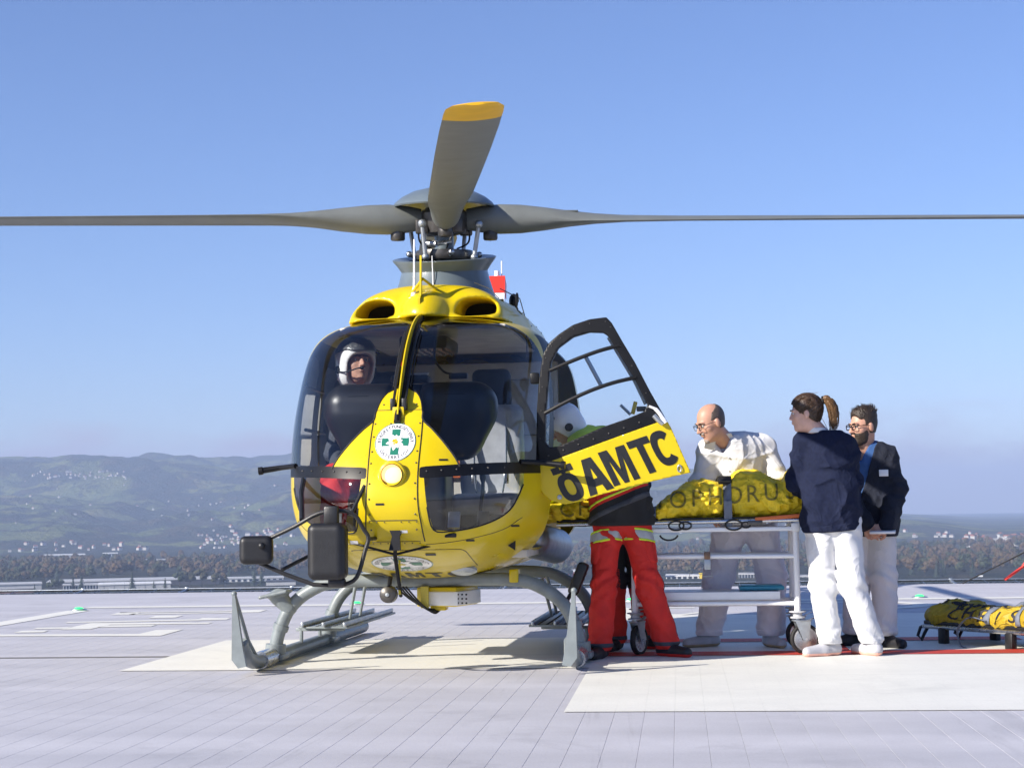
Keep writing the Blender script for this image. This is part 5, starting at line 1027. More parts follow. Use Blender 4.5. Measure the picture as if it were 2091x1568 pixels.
hair_obj(e, L, J, H, .98, lambda q: pt(q)+.010, 'hair_light', 'ponytail', .27); MB().lathe([(.024, -.008), (.03, 0), (.024, .008)], n=16, c=(0, 0, 0)).build('hair_tie', 'suit_black', e).matrix_local = Matrix.Translation(Vector(w(0, -.122, .074)-L)) @ Matrix(np.stack([H[:, 0], H[:, 2], -H[:, 1]], 1).tolist()).to_4x4()

# --- bearded man in the dark cardigan
J = dict(pelvis=(2.94, .13, .89), chest=(2.93, .12, 1.23), neck=(2.92, .09, 1.39), shL=(2.785, .16, 1.325), shR=(3.065, .09, 1.315), elL=(2.76, .06, 1.06), elR=(3.11, .02, 1.05), wrL=(2.885, -.12, .85), wrR=(3.02, -.13, .83),
         hipL=(2.86, .14, .85), hipR=(3.01, .12, .85), knL=(2.85, .16, .47), knR=(3.01, .07, .47), anL=(2.82, .20, .09), anR=(3.01, .03, .09), head=(2.905, .055, 1.515))
NOSE[0] = 1.0; H = frame((-.86, -.50, -.10)); e, L, w, eb = person('bearded person with glasses in dark cardigan over blue top, holding a white tablet', J, H, 1.0, 'skin', dict(L=(-.6, -.5), R=(.2, -.8)), dict(L=dict(d=(.55, -.25, -.55), n=(-.3, -.9, .2), curl=.55, sd=1), R=dict(d=(-.75, -.25, -.35), n=(.2, -.9, .3), curl=.6, sd=-1)))
eb.build('eyebrows', 'hair_dark', e)
ftr = lambda P: f_legs(P, J, (.100, .084, .080), .006, 13)
cloth('trousers', ftr, *wear(J, LEGK), 'white_cloth', e, L); seams(e, L, ftr, J, 'white_cloth')
FD = V3(-.35, -.93, 0)
def vneck(P): q = P-V3(2.90, .09, 1.40); side = np.abs(q@V3(.93, -.35, 0)); fw_ = q@FD; return np.maximum(side-np.clip((q[:, 2]+.40)*.27, 0, 1), .0-fw_)
def f_card(P):
    d = f_top(P, J, .016, (.074, .068, .056), .010, 18, hem=.755, hr=(.178, .14)); d = np.maximum(d, P[:, 2]-1.41); return np.maximum(d, -vneck(P))
cloth('cardigan', f_card, *wear(J, TOPK), 'navy_dark', e, L)
def f_scrub(P):
    d = f_torso(P, J, .004)-.003*wav(P, 30, 3); d = np.maximum(d, np.abs(P[:, 2]-1.17)-.25); q = P-V3(2.90, .09, 1.40); side = np.abs(q@V3(.93, -.35, 0)); return np.maximum(d, -np.maximum(side-np.clip((q[:, 2]+.13)*.5, 0, 1), -(q@FD)))
V, F = nets(f_scrub, *wear(J, TOPK), .0095); mesh_np('shirt', V-L, F, 'scrub_blue', e)
for s, fd in (('L', (-.75, -.4)), ('R', (.45, -.75))): shoe(e, L, J['an'+s], fd, 'shoe_black', 'shoe_black', .085)
def hz(q):
    tp = np.clip((q[:, 2]-.05)/.07, 0, 1); d = CR(q, .003)-.019*tp-.007*tp*np.abs(wav(q*V3(1.5, 1, 1), 70, 5))-.010*tp*np.clip(-q[:, 1]+.02, 0, .1)*8*(1-np.abs(wav(q*V3(1, 1, .4), 55, 8)))**2-.002*wav(q, 120, 3); d = np.maximum(d, q[:, 1]-.068-(q[:, 2]-.075)*.5); low = np.where(q[:, 1] > .03, .052, np.where(q[:, 1] > -.0, .012, -.050)); d = np.maximum(d, low-q[:, 2])
    return np.maximum(d, -s_ell(np.abs(q)*V3(1, 0, 0)+q*V3(0, 1, 1), (.085, -.009, -.008), (.013, .019, .030)))
hair_obj(e, L, J, H, 1.0, hz, 'hair_dark')
def bz(q):
    m = np.abs(q)*V3(1, 0, 0)+q*V3(0, 1, 1); d = smin(s_ell(q, (0, .026, -.034), (.063, .069, .090)), s_cone(m, (.0, .03, -.082), (.0, .066, -.104), .045, .026), .025)-.004*np.abs(wav(q, 80, 3))
    top = -.018-.020*np.clip((q[:, 1]-.02)/.05, 0, 1)-.006*np.clip(1-np.abs(q[:, 0])/.03, 0, 1)*0; d = np.maximum(d, q[:, 2]-top); d = np.maximum(d, .0-q[:, 1]+.25*(q[:, 2]+.06)); d = np.maximum(d, -s_ell(q, (0, .105, -.056), (.020, .02, .0075)))
    return smin(d, s_ell(q, (0, .094, -.040), (.026, .012, .006)), .006)
hair_obj(e, L, J, H, 1.0, bz, 'hair_dark', 'beard'); rs = np.random.default_rng(6); pa = []
for k in range(150):
    d = np.array([rs.normal(0, .55), rs.uniform(-.9, .8), rs.uniform(.55, 1.0)]); d /= np.linalg.norm(d); c = np.array([0, -.012, .035]); t = .3
    for _ in range(20): t -= float(hz((c+d*t)[None].astype(np.float32))[0])*.8 if float(hz((c+d*t)[None].astype(np.float32))[0]) > .0005 else 0
    p = c+d*t*.98; u = np.array([rs.normal(0, .35), .25-.55*(d[1] < -.1), .75]); u /= np.linalg.norm(u); ln_ = rs.uniform(.010, .024)*(1.4 if d[1] < -.2 else 1); pa.append([p, p+u*ln_*.6, p+u*ln_+np.array([0, .3*ln_, -.1*ln_])])
strands(e, L, J, H, 1.0, pa, 'hair_dark', .0024)
glasses(e, w, L, 'black_paint', 1, .0032)
MB().box(np.array((3.02, -.068, 1.19))-L, (.062, .008, .045), rot=rotz(-6) @ rotx(-6), bev=.002).build('name_badge', 'white_paint', e)
o = MB().box((0, 0, 0), (.17, .12, .016), bev=.003).build('tablet', 'white_paint'); o.location = (2.985, -.20, .79); o.rotation_euler = (rad(4), 0, rad(-8)); tag(o, 'white tablet held in front of the dark cardigan', 'tablet')

# --- doctor in white leaning over the stretcher
J = dict(pelvis=(2.09, .16, .93), chest=(2.03, -.0, 1.27), neck=(1.935, -.11, 1.44), shL=(1.845, -.06, 1.355), shR=(2.195, .02, 1.385), elL=(1.775, -.08, 1.13), elR=(2.315, -.0, 1.16), wrL=(1.83, -.08, .97), wrR=(2.29, -.06, 1.0),
         hipL=(1.99, .15, .88), hipR=(2.18, .15, .88), knL=(1.885, .16, .48), knR=(2.25, .14, .48), anL=(1.81, .21, .09), anR=(2.235, .15, .09), head=(1.85, -.20, 1.55))
H = frame((-.80, -.42, -.36)); e, L, w, eb = person('balding person with glasses in white coat leaning over the yellow stretcher', J, H, 1.03, 'skin', dict(L=(-.8, -.45), R=(.3, -.8)), dict(L=dict(d=(.3, -.5, -.6), n=(-.5, -.3, .6), curl=.5), R=dict(d=(-.4, -.4, -.6), n=(.4, -.4, .6), curl=.5, sd=-1)))
eb.build('eyebrows', 'hair_dark', e)
mat('trouser_white', (.74, .71, .76), .85, var=.05, vs=8, bump=.12, bs=300); wrinkle(M['trouser_white'], 5.5, .35, .03, 1.4, (1, 1, .7))
ftr = lambda P: f_legs(P, J, (.118, .10, .095), .007, 23)
cloth('trousers', ftr, *wear(J, LEGK), 'trouser_white', e, L); seams(e, L, ftr, J, 'trouser_white')
def f_coat(P):
    d = f_top(P, J, .024, (.080, .074, .062), .0095, 28, hem=.84, hr=(.195, .14)); q = P-V3(1.935, -.11, 1.44); d = np.maximum(d, (q@V3(-.1, -.2, .97))-.03); side = np.abs(q@V3(.92, -.35, .1)); fw_ = q@V3(-.35, -.93, 0); return np.maximum(d, -np.maximum(side-np.clip((q[:, 2]+.10)*.6, 0, 1), -fw_))
cloth('coat', f_coat, *wear(J, TOPK), 'white_cloth', e, L)
for s in (-1, 1):
    c0 = np.array((1.935, -.11, 1.44)); ax_ = np.array((.92, .3, .1)); MB().prism([(0, .02), (.07, .03), (.105, -.07), (.03, -.10)], c0+np.array((-.03, -.075, .01))+ax_*(.02*s)-L, Vector(ax_*s), Vector((-.12, -.55, .8)), .006*s).build('collar', 'white_cloth', e, False)
for s, fd in (('L', (-.9, -.5)), ('R', (.35, -.85))): shoe(e, L, J['an'+s], fd, 'shoe_white', 'sole_tan', .10)
def hz(q):
    d = CR(q, .0035)-.002*np.abs(wav(q, 90, 5)); d = np.maximum(d, q[:, 1]-.026+(q[:, 2]-.03)*.5); d = np.maximum(d, np.where(q[:, 1] > -.022, .022, -.05)-q[:, 2]); top = s_ell(q, (0, .035, .115), (.085, .105, .085)); d = np.maximum(d, -top); return np.maximum(d, -s_ell(np.abs(q)*V3(1, 0, 0)+q*V3(0, 1, 1), (.085, -.009, -.008), (.013, .019, .030)))
hair_obj(e, L, J, H, 1.03, hz, 'hair_grey')
hair_obj(e, L, J, H, 1.03, lambda q: np.maximum(np.maximum(smin(s_cone(q, (0, .03, -.078), (0, .068, -.098), .0425, .0225), s_ell(q, (0, .09, -.045), (.026, .0125, .012)), .01)-.0015, q[:, 2]+.036), -s_ell(q, (0, .104, -.055), (.02, .012, .006))), 'stubble', 'beard'); glasses(e, w, L, 'dark_metal', 1, .002)

bt = MB()
for z in (1.02, 1.12, 1.22, 1.31): bt.sphere(march(f_coat, np.array([[1.97, -.6, z]]), (0, 1, 0), 1.0, .002)[0][0]-L, .007, 6)
bt.build('buttons', 'shoe_white', e)
# --- rescuers in red
def helmet(e, L, J, H, m, k=1.0, visor='suit_black'):
    def sh(q): return np.maximum(smax(smin(s_ell(q, (0, -.012, .035), (.112, .130, .120)), s_ell(q, (0, -.03, -.05), (.104, .10, .09)), .04), -s_box(q, (0, .12, -.055), (.072, .12, .092), .05), .015), -.115-q[:, 2])
    a = hair_obj(e, L, J, H, k, sh, m, 'helmet', .26, .0075)
    hair_obj(e, L, J, H, k, lambda q: np.maximum(np.maximum(s_ell(q, (0, -.002, .045), (.116, .134, .118)), -s_ell(q, (0, -.002, .045), (.109, .127, .111))), np.maximum(np.abs(q[:, 2]-.085+.25*(q[:, 1]-.1))-.032, .02-q[:, 1])), visor, 'visor', .26, .007)
    for s in (-1, 1):
        o = MB().lathe([(0, .012), (.022, .010), (.028, 0), (.028, -.01)], n=18).build('ear_cup', 'suit_black', e); Q = np.stack([H[:, 1], H[:, 2], H[:, 0]*1.0], 1); o.matrix_local = Matrix.Translation(Vector(np.array(J['head'])+H@np.array([s*.108, -.015, -.03])*k-L)) @ Matrix((Q*np.array([1, 1, s])).tolist()).to_4x4()
    return a
def rescuer(label, J, H, seed, panel=False):
    e, L, w, eb = person(label, J, H, 1.0, 'skin', dict(L=(-.3, -.8), R=(.7, -.6)))
    eb.build('eyebrows', 'hair_dark', e)
    fl = lambda P: f_legs(P, J, (.100, .080, .082), .008, seed, .05)
    V, F = nets(fl, *wear(J, LEGK), .0095); F = [tuple(q) for q in F]
    mesh_np('trousers', V-L, F, 'rescue_red', e); seams(e, L, fl, J, 'suit_grey', hem=.08)
    for s in 'LR': kn = np.array(J['kn'+s], float); cloth('knee_patch', lambda P: np.maximum(fl(P)-.004, s_box(P, kn+V3(0, -.10, .0), (.06, .09, .10), .03)), kn-.25, kn+.25, 'rescue_red', e, L); hp = np.array(J['hip'+s], float)*.45+kn*.55; sg = -1 if s == 'L' else 1; cloth('cargo_pocket', lambda P: np.maximum(fl(P)-.011, s_box(P, hp+V3(sg*.09, -.02, .03), (.07, .06, .075), .015)), hp-.3, hp+.3, 'rescue_red', e, L)
    if panel: cloth('inner_panel', lambda P: np.maximum(fl(P)-.004, np.maximum(np.abs(P[:, 0]-(J['knL'][0]+J['knR'][0])/2-.0)-.085, np.abs(P[:, 2]-.62)-.20)), *wear(J, LEGK), 'suit_black', e, L)
    for s in 'LR':
        hp, kn = np.array(J['hip'+s]), np.array(J['kn'+s]); dv = (kn-hp)/np.linalg.norm(kn-hp); c0 = hp+dv*.09; til = (.35 if s == 'L' else -.45); nv = V3(dv[0]+til*.6, dv[1], dv[2]); nv /= np.linalg.norm(nv)
        lg = lambda P: chain(P, [hp, kn], [.100, .080])-.008*wav(P*V3(1.5, 1.5, .6), 20, seed)
        t0 = lambda P: (P-c0.astype(np.float32))@nv
        cloth('reflective_band', lambda P: np.maximum(lg(P)-.010, np.abs(t0(P))-.030), hp-.3, hp+.3, 'reflex_grey', e, L); 
        for o_ in (-.034, .034): cloth('hi_vis_trim', lambda P: np.maximum(lg(P)-.012, np.abs(t0(P)-o_)-.0075), hp-.3, hp+.3, 'hi_vis', e, L, .006)
    ft = lambda P: f_top(P, J, .030, (.085, .075, .06), .009, seed+4, hem=.86, hr=(.185, .15))
    V, F = nets(ft, *wear(J, TOPK), .0105); F = [tuple(q) for q in F]
    pe = np.array(J['pelvis']); ch = np.array(J['chest']); up = (ch-pe)/np.linalg.norm(ch-pe); t = (V-pe)@up
    (a, b), (V2, F2) = split(V, F, t-.10); mesh_np('jacket_hem', a-L, b, 'suit_black', e)
    t = (V2-pe)@up; (a, b), (V3_, F3) = split(V2, F2, t-.27); mesh_np('jacket', a-L, b, 'rescue_red', e); mesh_np('jacket_yoke', V3_-L, F3, 'hi_vis', e)
    for k, tt in enumerate((.125,)): cloth('jacket_stripe', lambda P: np.maximum(ft(P)-.006, np.abs((P-pe.astype(np.float32))@up.astype(np.float32)-tt)-.008), *wear(J, TOPK), 'hi_vis', e, L, .0075)
    cloth('belt', lambda P: np.maximum(ft(P)-.008, np.abs((P-pe.astype(np.float32))@up.astype(np.float32)-.045)-.018), *wear(J, TOPK), 'suit_grey', e, L, .009)
    MB().box(np.array((J['hipR'][0]+.09, J['hipR'][1]-.09, J['hipR'][2]+.13))-L, (.05, .04, .09), rot=roty(20), bev=.01).build('radio_pouch', 'suit_black', e)
    for s, fd in (('L', (-.2, -.8)), ('R', (.75, -.65))): shoe(e, L, J['an'+s], fd, 'shoe_black', 'rescue_red' if s == 'R' else 'shoe_black', .12)
    helmet(e, L, J, H, 'white_gloss'); return e
J = dict(pelvis=(1.235, -.50, .93), chest=(1.08, -.46, 1.29), neck=(.955, -.48, 1.44), shL=(1.00, -.61, 1.40), shR=(1.12, -.30, 1.45), elL=(.80, -.66, 1.15), elR=(.86, -.26, 1.18), wrL=(.66, -.55, 1.02), wrR=(.68, -.33, 1.03),
         hipL=(1.145, -.53, .87), hipR=(1.325, -.50, .88), knL=(1.115, -.62, .48), knR=(1.405, -.56, .48), anL=(1.09, -.68, .10), anR=(1.52, -.58, .10), head=(.868, -.52, 1.535))
rescuer('rescuer in red trousers and white helmet bending in behind the open door', J, frame((-.75, -.05, -.55)), 33)
J = dict(pelvis=(1.22, .06, .93), chest=(1.02, .06, 1.20), neck=(.90, .06, 1.34), shL=(.96, -.08, 1.27), shR=(.98, .22, 1.27), elL=(.80, -.10, 1.07), elR=(.82, .26, 1.07), wrL=(.66, -.0, .96), wrR=(.68, .2, .96),
         hipL=(1.14, .05, .87), hipR=(1.30, .07, .87), knL=(1.15, .0, .48), knR=(1.34, .05, .48), anL=(1.165, -.03, .10), anR=(1.365, .06, .10), head=(.80, .06, 1.42))
rescuer('second rescuer in red, mostly hidden behind the open door, legs showing by the trolley', J, frame((-.8, .05, -.5)), 43, True)

# --- pilot in the cockpit
J = dict(pelvis=(-.42, -.48, 1.15), chest=(-.44, -.50, 1.53), neck=(-.47, -.60, 1.76), shL=(-.62, -.56, 1.66), shR=(-.29, -.54, 1.66), elL=(-.66, -.68, 1.38), elR=(-.24, -.70, 1.38), wrL=(-.60, -.92, 1.30), wrR=(-.32, -.95, 1.30),
         hipL=(-.52, -.56, 1.13), hipR=(-.34, -.56, 1.13), knL=(-.60, -1.00, 1.20), knR=(-.32, -1.02, 1.18), anL=(-.58, -1.22, .80), anR=(-.34, -1.24, .80), head=(-.505, -.72, 1.965))
H = frame((.50, -.82, .16)); e, L, w, eb = person('pilot in grey helmet and red trousers seated behind the windscreen', J, H, 1.1, 'skin', dict(L=(0, -1), R=(0, -1)))
eb.build('eyebrows', 'hair_dark', e)
cloth('trousers', lambda P: f_legs(P, J, (.10, .09, .075), .006, 53, .74), *wear(J, LEGK), 'rescue_red', e, L, .011)
cloth('jacket', lambda P: np.maximum(f_top(P, J, .028, (.080, .066, .05), .006, 58), P[:, 2]-1.80), *wear(J, TOPK), 'suit_grey', e, L, .011)
helmet(e, L, J, H, 'white_gloss', 1.2, 'helmet_grey')
cc = hair_obj(e, L, J, H, 1.2, lambda q: np.maximum(np.maximum(s_ell(q, (0, -.010, .038), (.116, .134, .122)), -s_ell(q, (0, -.010, .038), (.109, .127, .115))), .06-q[:, 2]), 'helmet_grey', 'helmet_cover', .26, .007)
MB().tube(catmull([w(.12, .0, -.05)-L, w(.10, .08, -.07)-L, w(.05, .13, -.06)-L, w(.02, .13, -.055)-L], 4), .005, 6).sphere(w(.018, .128, -.055)-L, .013, 8).build('microphone', 'suit_black', e)
for s, fd in (('L', (0, -1)), ('R', (0, -1))):
    o = MB().box(np.array(J['an'+s])+np.array((0, -.07, -.05))-L, (.09, .25, .07), bev=.025).build('shoe', 'shoe_black', e)
# ================================================================ the valley far below: plain, hills, forest, buildings
GZ = -58.0
DECK0 = (1.624, -12.0, 0.957); DECK_AZ = rad(5.5)      # origin and bearing of the distances measured across the valley
def fdir(px): a = math.atan((px-1045.5)/3500.0)-DECK_AZ; return math.sin(a), math.cos(a)
def fpt(px, r, z=GZ): s, c = fdir(px); return np.array([DECK0[0]+s*r, DECK0[1]+c*r, z])
def terrain_mat(name, hills):
    m = bpy.data.materials.new(name); m.use_nodes = True; t = m.node_tree; b = t.nodes['Principled BSDF']; b.inputs['Roughness'].default_value = .95; b.inputs['Specular IOR Level'].default_value = .1
    ge = N(t, 'ShaderNodeNewGeometry')
    def noise(sc_, det=5.0, ro=.6): n = N(t, 'ShaderNodeTexNoise', i_Scale=sc_, i_Detail=det, i_Roughness=ro); LK(t, ge.outputs['Position'], n.inputs['Vector']); return n.outputs['Fac']
    def ramp(src, stops):
        r = N(t, 'ShaderNodeValToRGB'); LK(t, src, r.inputs[0]); el = r.color_ramp.elements
        while len(el) < len(stops): el.new(.5)
        for e_, (p, c) in zip(el, stops): e_.position = p; e_.color = (*c, 1)
        return r.outputs[0]
    fo = ramp(noise(.02, 4), [(.3, (.010, .017, .012)), (.5, (.020, .026, .013)), (.62, (.05, .038, .018)), (.75, (.03, .032, .014))]); me_ = ramp(noise(.006, 3), [(.35, (.075, .10, .03)), (.6, (.13, .14, .045)), (.75, (.18, .15, .065))])
    k = N(t, 'ShaderNodeMapRange', i_1=.515 if hills else .46, i_2=.55 if hills else .46, i_3=0.0, i_4=1.0); LK(t, noise(.0052, 7, .66), k.inputs[0])
    mx = N(t, 'ShaderNodeMixRGB'); LK(t, k.outputs[0], mx.inputs[0]); LK(t, fo, mx.inputs[1]); LK(t, me_, mx.inputs[2])
    fi = N(t, 'ShaderNodeMapRange', i_1=.3, i_2=.7, i_3=.55, i_4=1.45); LK(t, noise(.085, 3, .7), fi.inputs[0]); v = N(t, 'ShaderNodeVectorMath', operation='SCALE'); LK(t, mx.outputs[0], v.inputs[0]); LK(t, fi.outputs[0], v.inputs['Scale']); LK(t, v.outputs[0], b.inputs['Base Color'])
    bp = N(t, 'ShaderNodeBump', i_Strength=.9, i_Distance=14.0); LK(t, noise(.06, 4, .7), bp.inputs['Height']); LK(t, bp.outputs[0], b.inputs['Normal']); M[name] = m
terrain_mat('hill_cover', True); terrain_mat('plain_cover', False)
n = 96; V = [(0, 0, GZ)]+[(r*math.cos(2*math.pi*a/n), r*math.sin(2*math.pi*a/n), GZ) for r in (60, 1000, 5000, 13500) for a in range(n)]
F = [(0, 1+a, 1+(a+1) % n) for a in range(n)]+[(1+k*n+a, 1+(k+1)*n+a, 1+(k+1)*n+(a+1) % n, 1+k*n+(a+1) % n) for k in range(3) for a in range(n)]
o = mesh_np('ground', V, F, 'plain_cover', None, False); tag(o, kind='structure')
def vnoise(x, y, seed):
    r = np.random.default_rng(seed); G = r.random((256, 256)); xi = np.floor(x).astype(int); yi = np.floor(y).astype(int); fx = x-xi; fy = y-yi; fx = fx*fx*(3-2*fx); fy = fy*fy*(3-2*fy); g = lambda a, b: G[a % 256, b % 256]
    return (g(xi, yi)*(1-fx)+g(xi+1, yi)*fx)*(1-fy)+(g(xi, yi+1)*(1-fx)+g(xi+1, yi+1)*fx)*fy
RE = [(-900, .030), (-300, .034), (0, .0334), (130, .0330), (190, .0318), (300, .0335), (440, .0325), (590, .0345), (1000, .031), (1250, .026), (1420, .0217), (1600, .009), (1750, -.001), (1840, -.0065), (1920, -.0095), (1990, -.0125), (2120, -.016), (2300, -.02)]
def hill(px, r):
    e = np.interp(px, [a for a, _ in RE], [b for _, b in RE]); a = np.arctan((px-1045.5)/3500.0)-DECK_AZ; x = r*np.sin(a); y = r*np.cos(a)
    far = np.interp(px, [0, 1300, 1700, 2300], [6600, 6400, 4300, 4000]); zr = e*far+1; s = np.clip((r-3300)/(far-3300), 0, 1.25); S = np.where(s < 1, s**1.15*(1.35-.35*s), 1-1.2*(s-1))
    nn = 1.0*sum(vnoise(x/w, y/w, 40+i)*am for i, (w, am) in enumerate(((900, 1.0), (420, .55), (190, .28), (80, .12))))/1.95-.5
    rel = np.maximum(zr-GZ, 4); z = GZ+rel*S+nn*np.minimum(rel*.95, 240)*np.sqrt(np.clip(s, 0, 1))*np.clip(1.5-s*1.0, .22, 1)
    z = z+((vnoise(x/130, y/130, 51)-.5)*34+(vnoise(x/45, y/45, 52)-.5)*15+(vnoise(x/420, y/420, 53)-.5)*46)*np.clip(s*6, 0, 1)*np.clip(rel/120, .1, 1)
    return np.where(r < 3320, GZ-6, np.maximum(z, GZ-6))
PX = np.linspace(-900, 2700, 620); RR = np.concatenate([np.linspace(3300, 6600, 130), np.linspace(6650, 8600, 18)])
pg, rg = np.meshgrid(PX, RR, indexing='ij'); zg = hill(pg, rg); ag = np.arctan((pg-1045.5)/3500.0)-DECK_AZ
V = np.stack([DECK0[0]+rg*np.sin(ag), DECK0[1]+rg*np.cos(ag), zg], -1).reshape(-1, 3); nr = len(RR)
F = [(i*nr+j, (i+1)*nr+j, (i+1)*nr+j+1, i*nr+j+1) for i in range(len(PX)-1) for j in range(nr-1)]
o = mesh_np('hills', V, F, 'hill_cover'); tag(o, kind='structure')
# --- small houses of the hillside villages
mat('house_white', (.42, .40, .38), .8, var=.05); mat('roof_red', (.22, .075, .045), .8, var=.2, vs=1); mat('roof_dark', (.06, .055, .055), .8, var=.2, vs=1); mat('hall_grey', (.42, .42, .42), .7, var=.08, vs=.3); mat('hall_white', (.66, .66, .65), .7, var=.05, vs=.3); mat('hall_dark', (.05, .05, .06), .6, var=.2, vs=.5); mat('hall_red', (.35, .05, .04), .7, var=.1, vs=.5); mat('brick', (.25, .13, .09), .8, var=.15, vs=.4); mat('sign_yellow', (.7, .5, .02), .6); mat('pane', (.03, .04, .055), .15)
def house_mesh(w, l, h, rf, roof):
    me = bpy.data.meshes.new('house'); a, b = w/2, l/2
    V = [(-a, -b, -4), (a, -b, -4), (a, b, -4), (-a, b, -4), (-a, -b, h), (a, -b, h), (a, b, h), (-a, b, h), (0, -b, h+rf), (0, b, h+rf), (-a-.5, -b-.5, h-.2), (a+.5, -b-.5, h-.2), (a+.5, b+.5, h-.2), (-a-.5, b+.5, h-.2), (0, -b-.5, h+rf+.3), (0, b+.5, h+rf+.3)]
    F = [(0, 1, 5, 8, 4), (1, 2, 6, 5), (2, 3, 7, 9, 6), (3, 0, 4, 7), (11, 12, 15, 14), (13, 10, 14, 15), (10, 11, 14), (12, 13, 15)]
    me.from_pydata(V, [], F); me.materials.append(M['house_white']); me.materials.append(M[roof])
    for k in (4, 5, 6, 7): me.polygons[k].material_index = 1
    return me
HM = [house_mesh(9, 12, 6, 3.5, 'roof_red'), house_mesh(10, 14, 7, 4, 'roof_dark'), house_mesh(8, 10, 8, 3, 'roof_red')]
def scatter(box, n, label, group, seed, size=1.0):
    r = np.random.default_rng(seed); RS = np.linspace(3330, 6500, 160)
    for k in range(n):
        px = r.uniform(box[0], box[2]); py = r.normal((box[1]+box[3])/2, (box[3]-box[1])/4); tgt = (1065-.0157*px-py)/3500; zz = hill(np.full(160, px), RS); el = (zz-DECK0[2])/RS; i = np.argmax(el >= tgt)
        if el[i] < tgt: continue
        p = fpt(px, RS[i], float(zz[i])); o = bpy.data.objects.new('house', HM[r.integers(3)]); COL.objects.link(o); o.location = p; o.rotation_euler = (0, 0, r.uniform(0, 3.1)); s = size*r.uniform(.35, .7); o.scale = (s, s, s); tag(o, label, 'house', group)
scatter((60, 972, 255, 986), 46, 'tiny white house in the village high on the left hillside', 'village high on the hillside', 1, .9)
scatter((400, 1085, 600, 1125), 70, 'tiny white house in the village at the foot of the hill', 'village at the foot of the hill', 2, 1.1)
scatter((0, 1000, 580, 1080), 30, 'tiny farmhouse scattered over the green left hillside', 'farmhouses on the left hillside', 3, .8)
scatter((0, 1105, 300, 1132), 26, 'tiny house at the hill foot above the industrial halls', 'houses above the industrial halls', 4, 1.1)
scatter((1340, 1040, 1640, 1110), 34, 'tiny house on the slope seen between stretcher and trolley', 'houses on the slope behind the trolley', 5, 1.1)
scatter((1840, 1082, 1990, 1112), 18, 'tiny house on the low wooded hill at right', 'houses on the low hill at right', 6, 1.0)
r_ = np.random.default_rng(9)
for k in range(34):
    p = fpt(r_.uniform(1960, 2110), r_.uniform(2550, 3200)); o = bpy.data.objects.new('house', HM[r_.integers(3)]); COL.objects.link(o); o.location = p; o.rotation_euler = (0, 0, r_.uniform(0, 3)); tag(o, 'tiny white house in the town around the tower blocks at right', 'house', 'town at right')
def building(name, px0, px1, ytop, r, label, wall, roof, depth=30, win=None, cat='building', hmin=0, flat=True):
    a, b = fpt(px0, r), fpt(px1, r); c = (a+b)/2; w = np.linalg.norm(b-a); h = DECK0[2]-(ytop-(1065-.0157*(px0+px1)/2))/3500*r-GZ; e = empty(name, tuple(c), label, cat, rz=math.atan2(b[1]-a[1], b[0]-a[0]))
    MB().box((0, depth/2, h/2), (w, depth, h)).build('wall', wall, e, False); MB().box((0, depth/2, h+.4), (w+1.2, depth+1.2, .9)).build('roof', roof, e, False)
    if win:
        nx, nz_, ww, wh = win; me = None
        for i in range(nx):
            for j in range(nz_):
                x = -w/2+(i+.5)*w/nx; z = h*(.92-(j+.5)*.86/nz_)
                if me is None: o = MB().box((0, 0, 0), (ww, .3, wh)).build('window', 'pane', e, False); me = o
                else: o = me.copy(); COL.objects.link(o); o.parent = e
                o.location = (x, -.05, z)
    return e
building('hall', -60, 84, 1189, 1490, 'long low grey hall at the left border of the photo', 'hall_grey', 'hall_grey', 40); building('hall', 0, 70, 1197, 1470, 'low brick annex in front of the grey hall at the left', 'brick', 'hall_grey', 12)
building('office_building', 128, 200, 1191, 1480, 'white three storey office building with rows of windows', 'hall_white', 'hall_grey', 25, (12, 3, 1.6, 1.5)); building('hall', 200, 346, 1190, 1465, 'large light grey warehouse with plain panel wall', 'hall_grey', 'hall_white', 40, (7, 1, .15, 9))
building('hall', 95, 445, 1183, 1560, 'long dark hall with a pale roof edge behind the warehouse', 'hall_dark', 'hall_grey', 60); building('hall', 455, 575, 1180, 1600, 'white flat roofed hall right of the small mirror', 'hall_white', 'hall_grey', 40, (10, 1, 3, 2)); building('hall', 540, 600, 1186, 1500, 'low grey building between the hall and the helicopter', 'hall_grey', 'hall_dark', 20)
building('factory', 88, 172, 1132, 2600, 'pale grey factory beneath the hill at left', 'hall_grey', 'hall_white', 60, (8, 2, 3, 3)); building('factory', 208, 238, 1129, 2650, 'white factory block beneath the hill', 'hall_white', 'hall_white', 40, (5, 3, 3, 2)); building('factory', 260, 400, 1142, 2500, 'long low white shed at the foot of the hill', 'hall_white', 'hall_grey', 40)
building('hall', 1100, 1185, 1168, 1550, 'red building showing beside the right skid', 'hall_red', 'hall_white', 40, (8, 1, 2, 2)); building('shop', 1352, 1450, 1176, 1500, 'white shop hall seen under the trolley', 'hall_white', 'hall_white', 40, (9, 2, 3, 2)); building('shop_sign', 1420, 1447, 1171, 1495, 'yellow shop sign seen under the trolley', 'sign_yellow', 'sign_yellow', 1, cat='sign')
building('shop', 1500, 1548, 1172, 1500, 'white terrace building seen between the doctor legs', 'hall_white', 'hall_grey', 30, (8, 3, 2, 1.6)); building('shop', 1600, 1660, 1176, 1500, 'white building behind the trolley castor', 'hall_white', 'hall_grey', 30, (6, 2, 2, 1.6)); building('cottage', 1908, 1935, 1182, 1480, 'small white house with red roof beyond the deck edge', 'house_white', 'roof_red', 10); building('silo_block', 1984, 1994, 1172, 1480, 'small white block beyond the deck edge near the rope', 'hall_white', 'hall_white', 5)
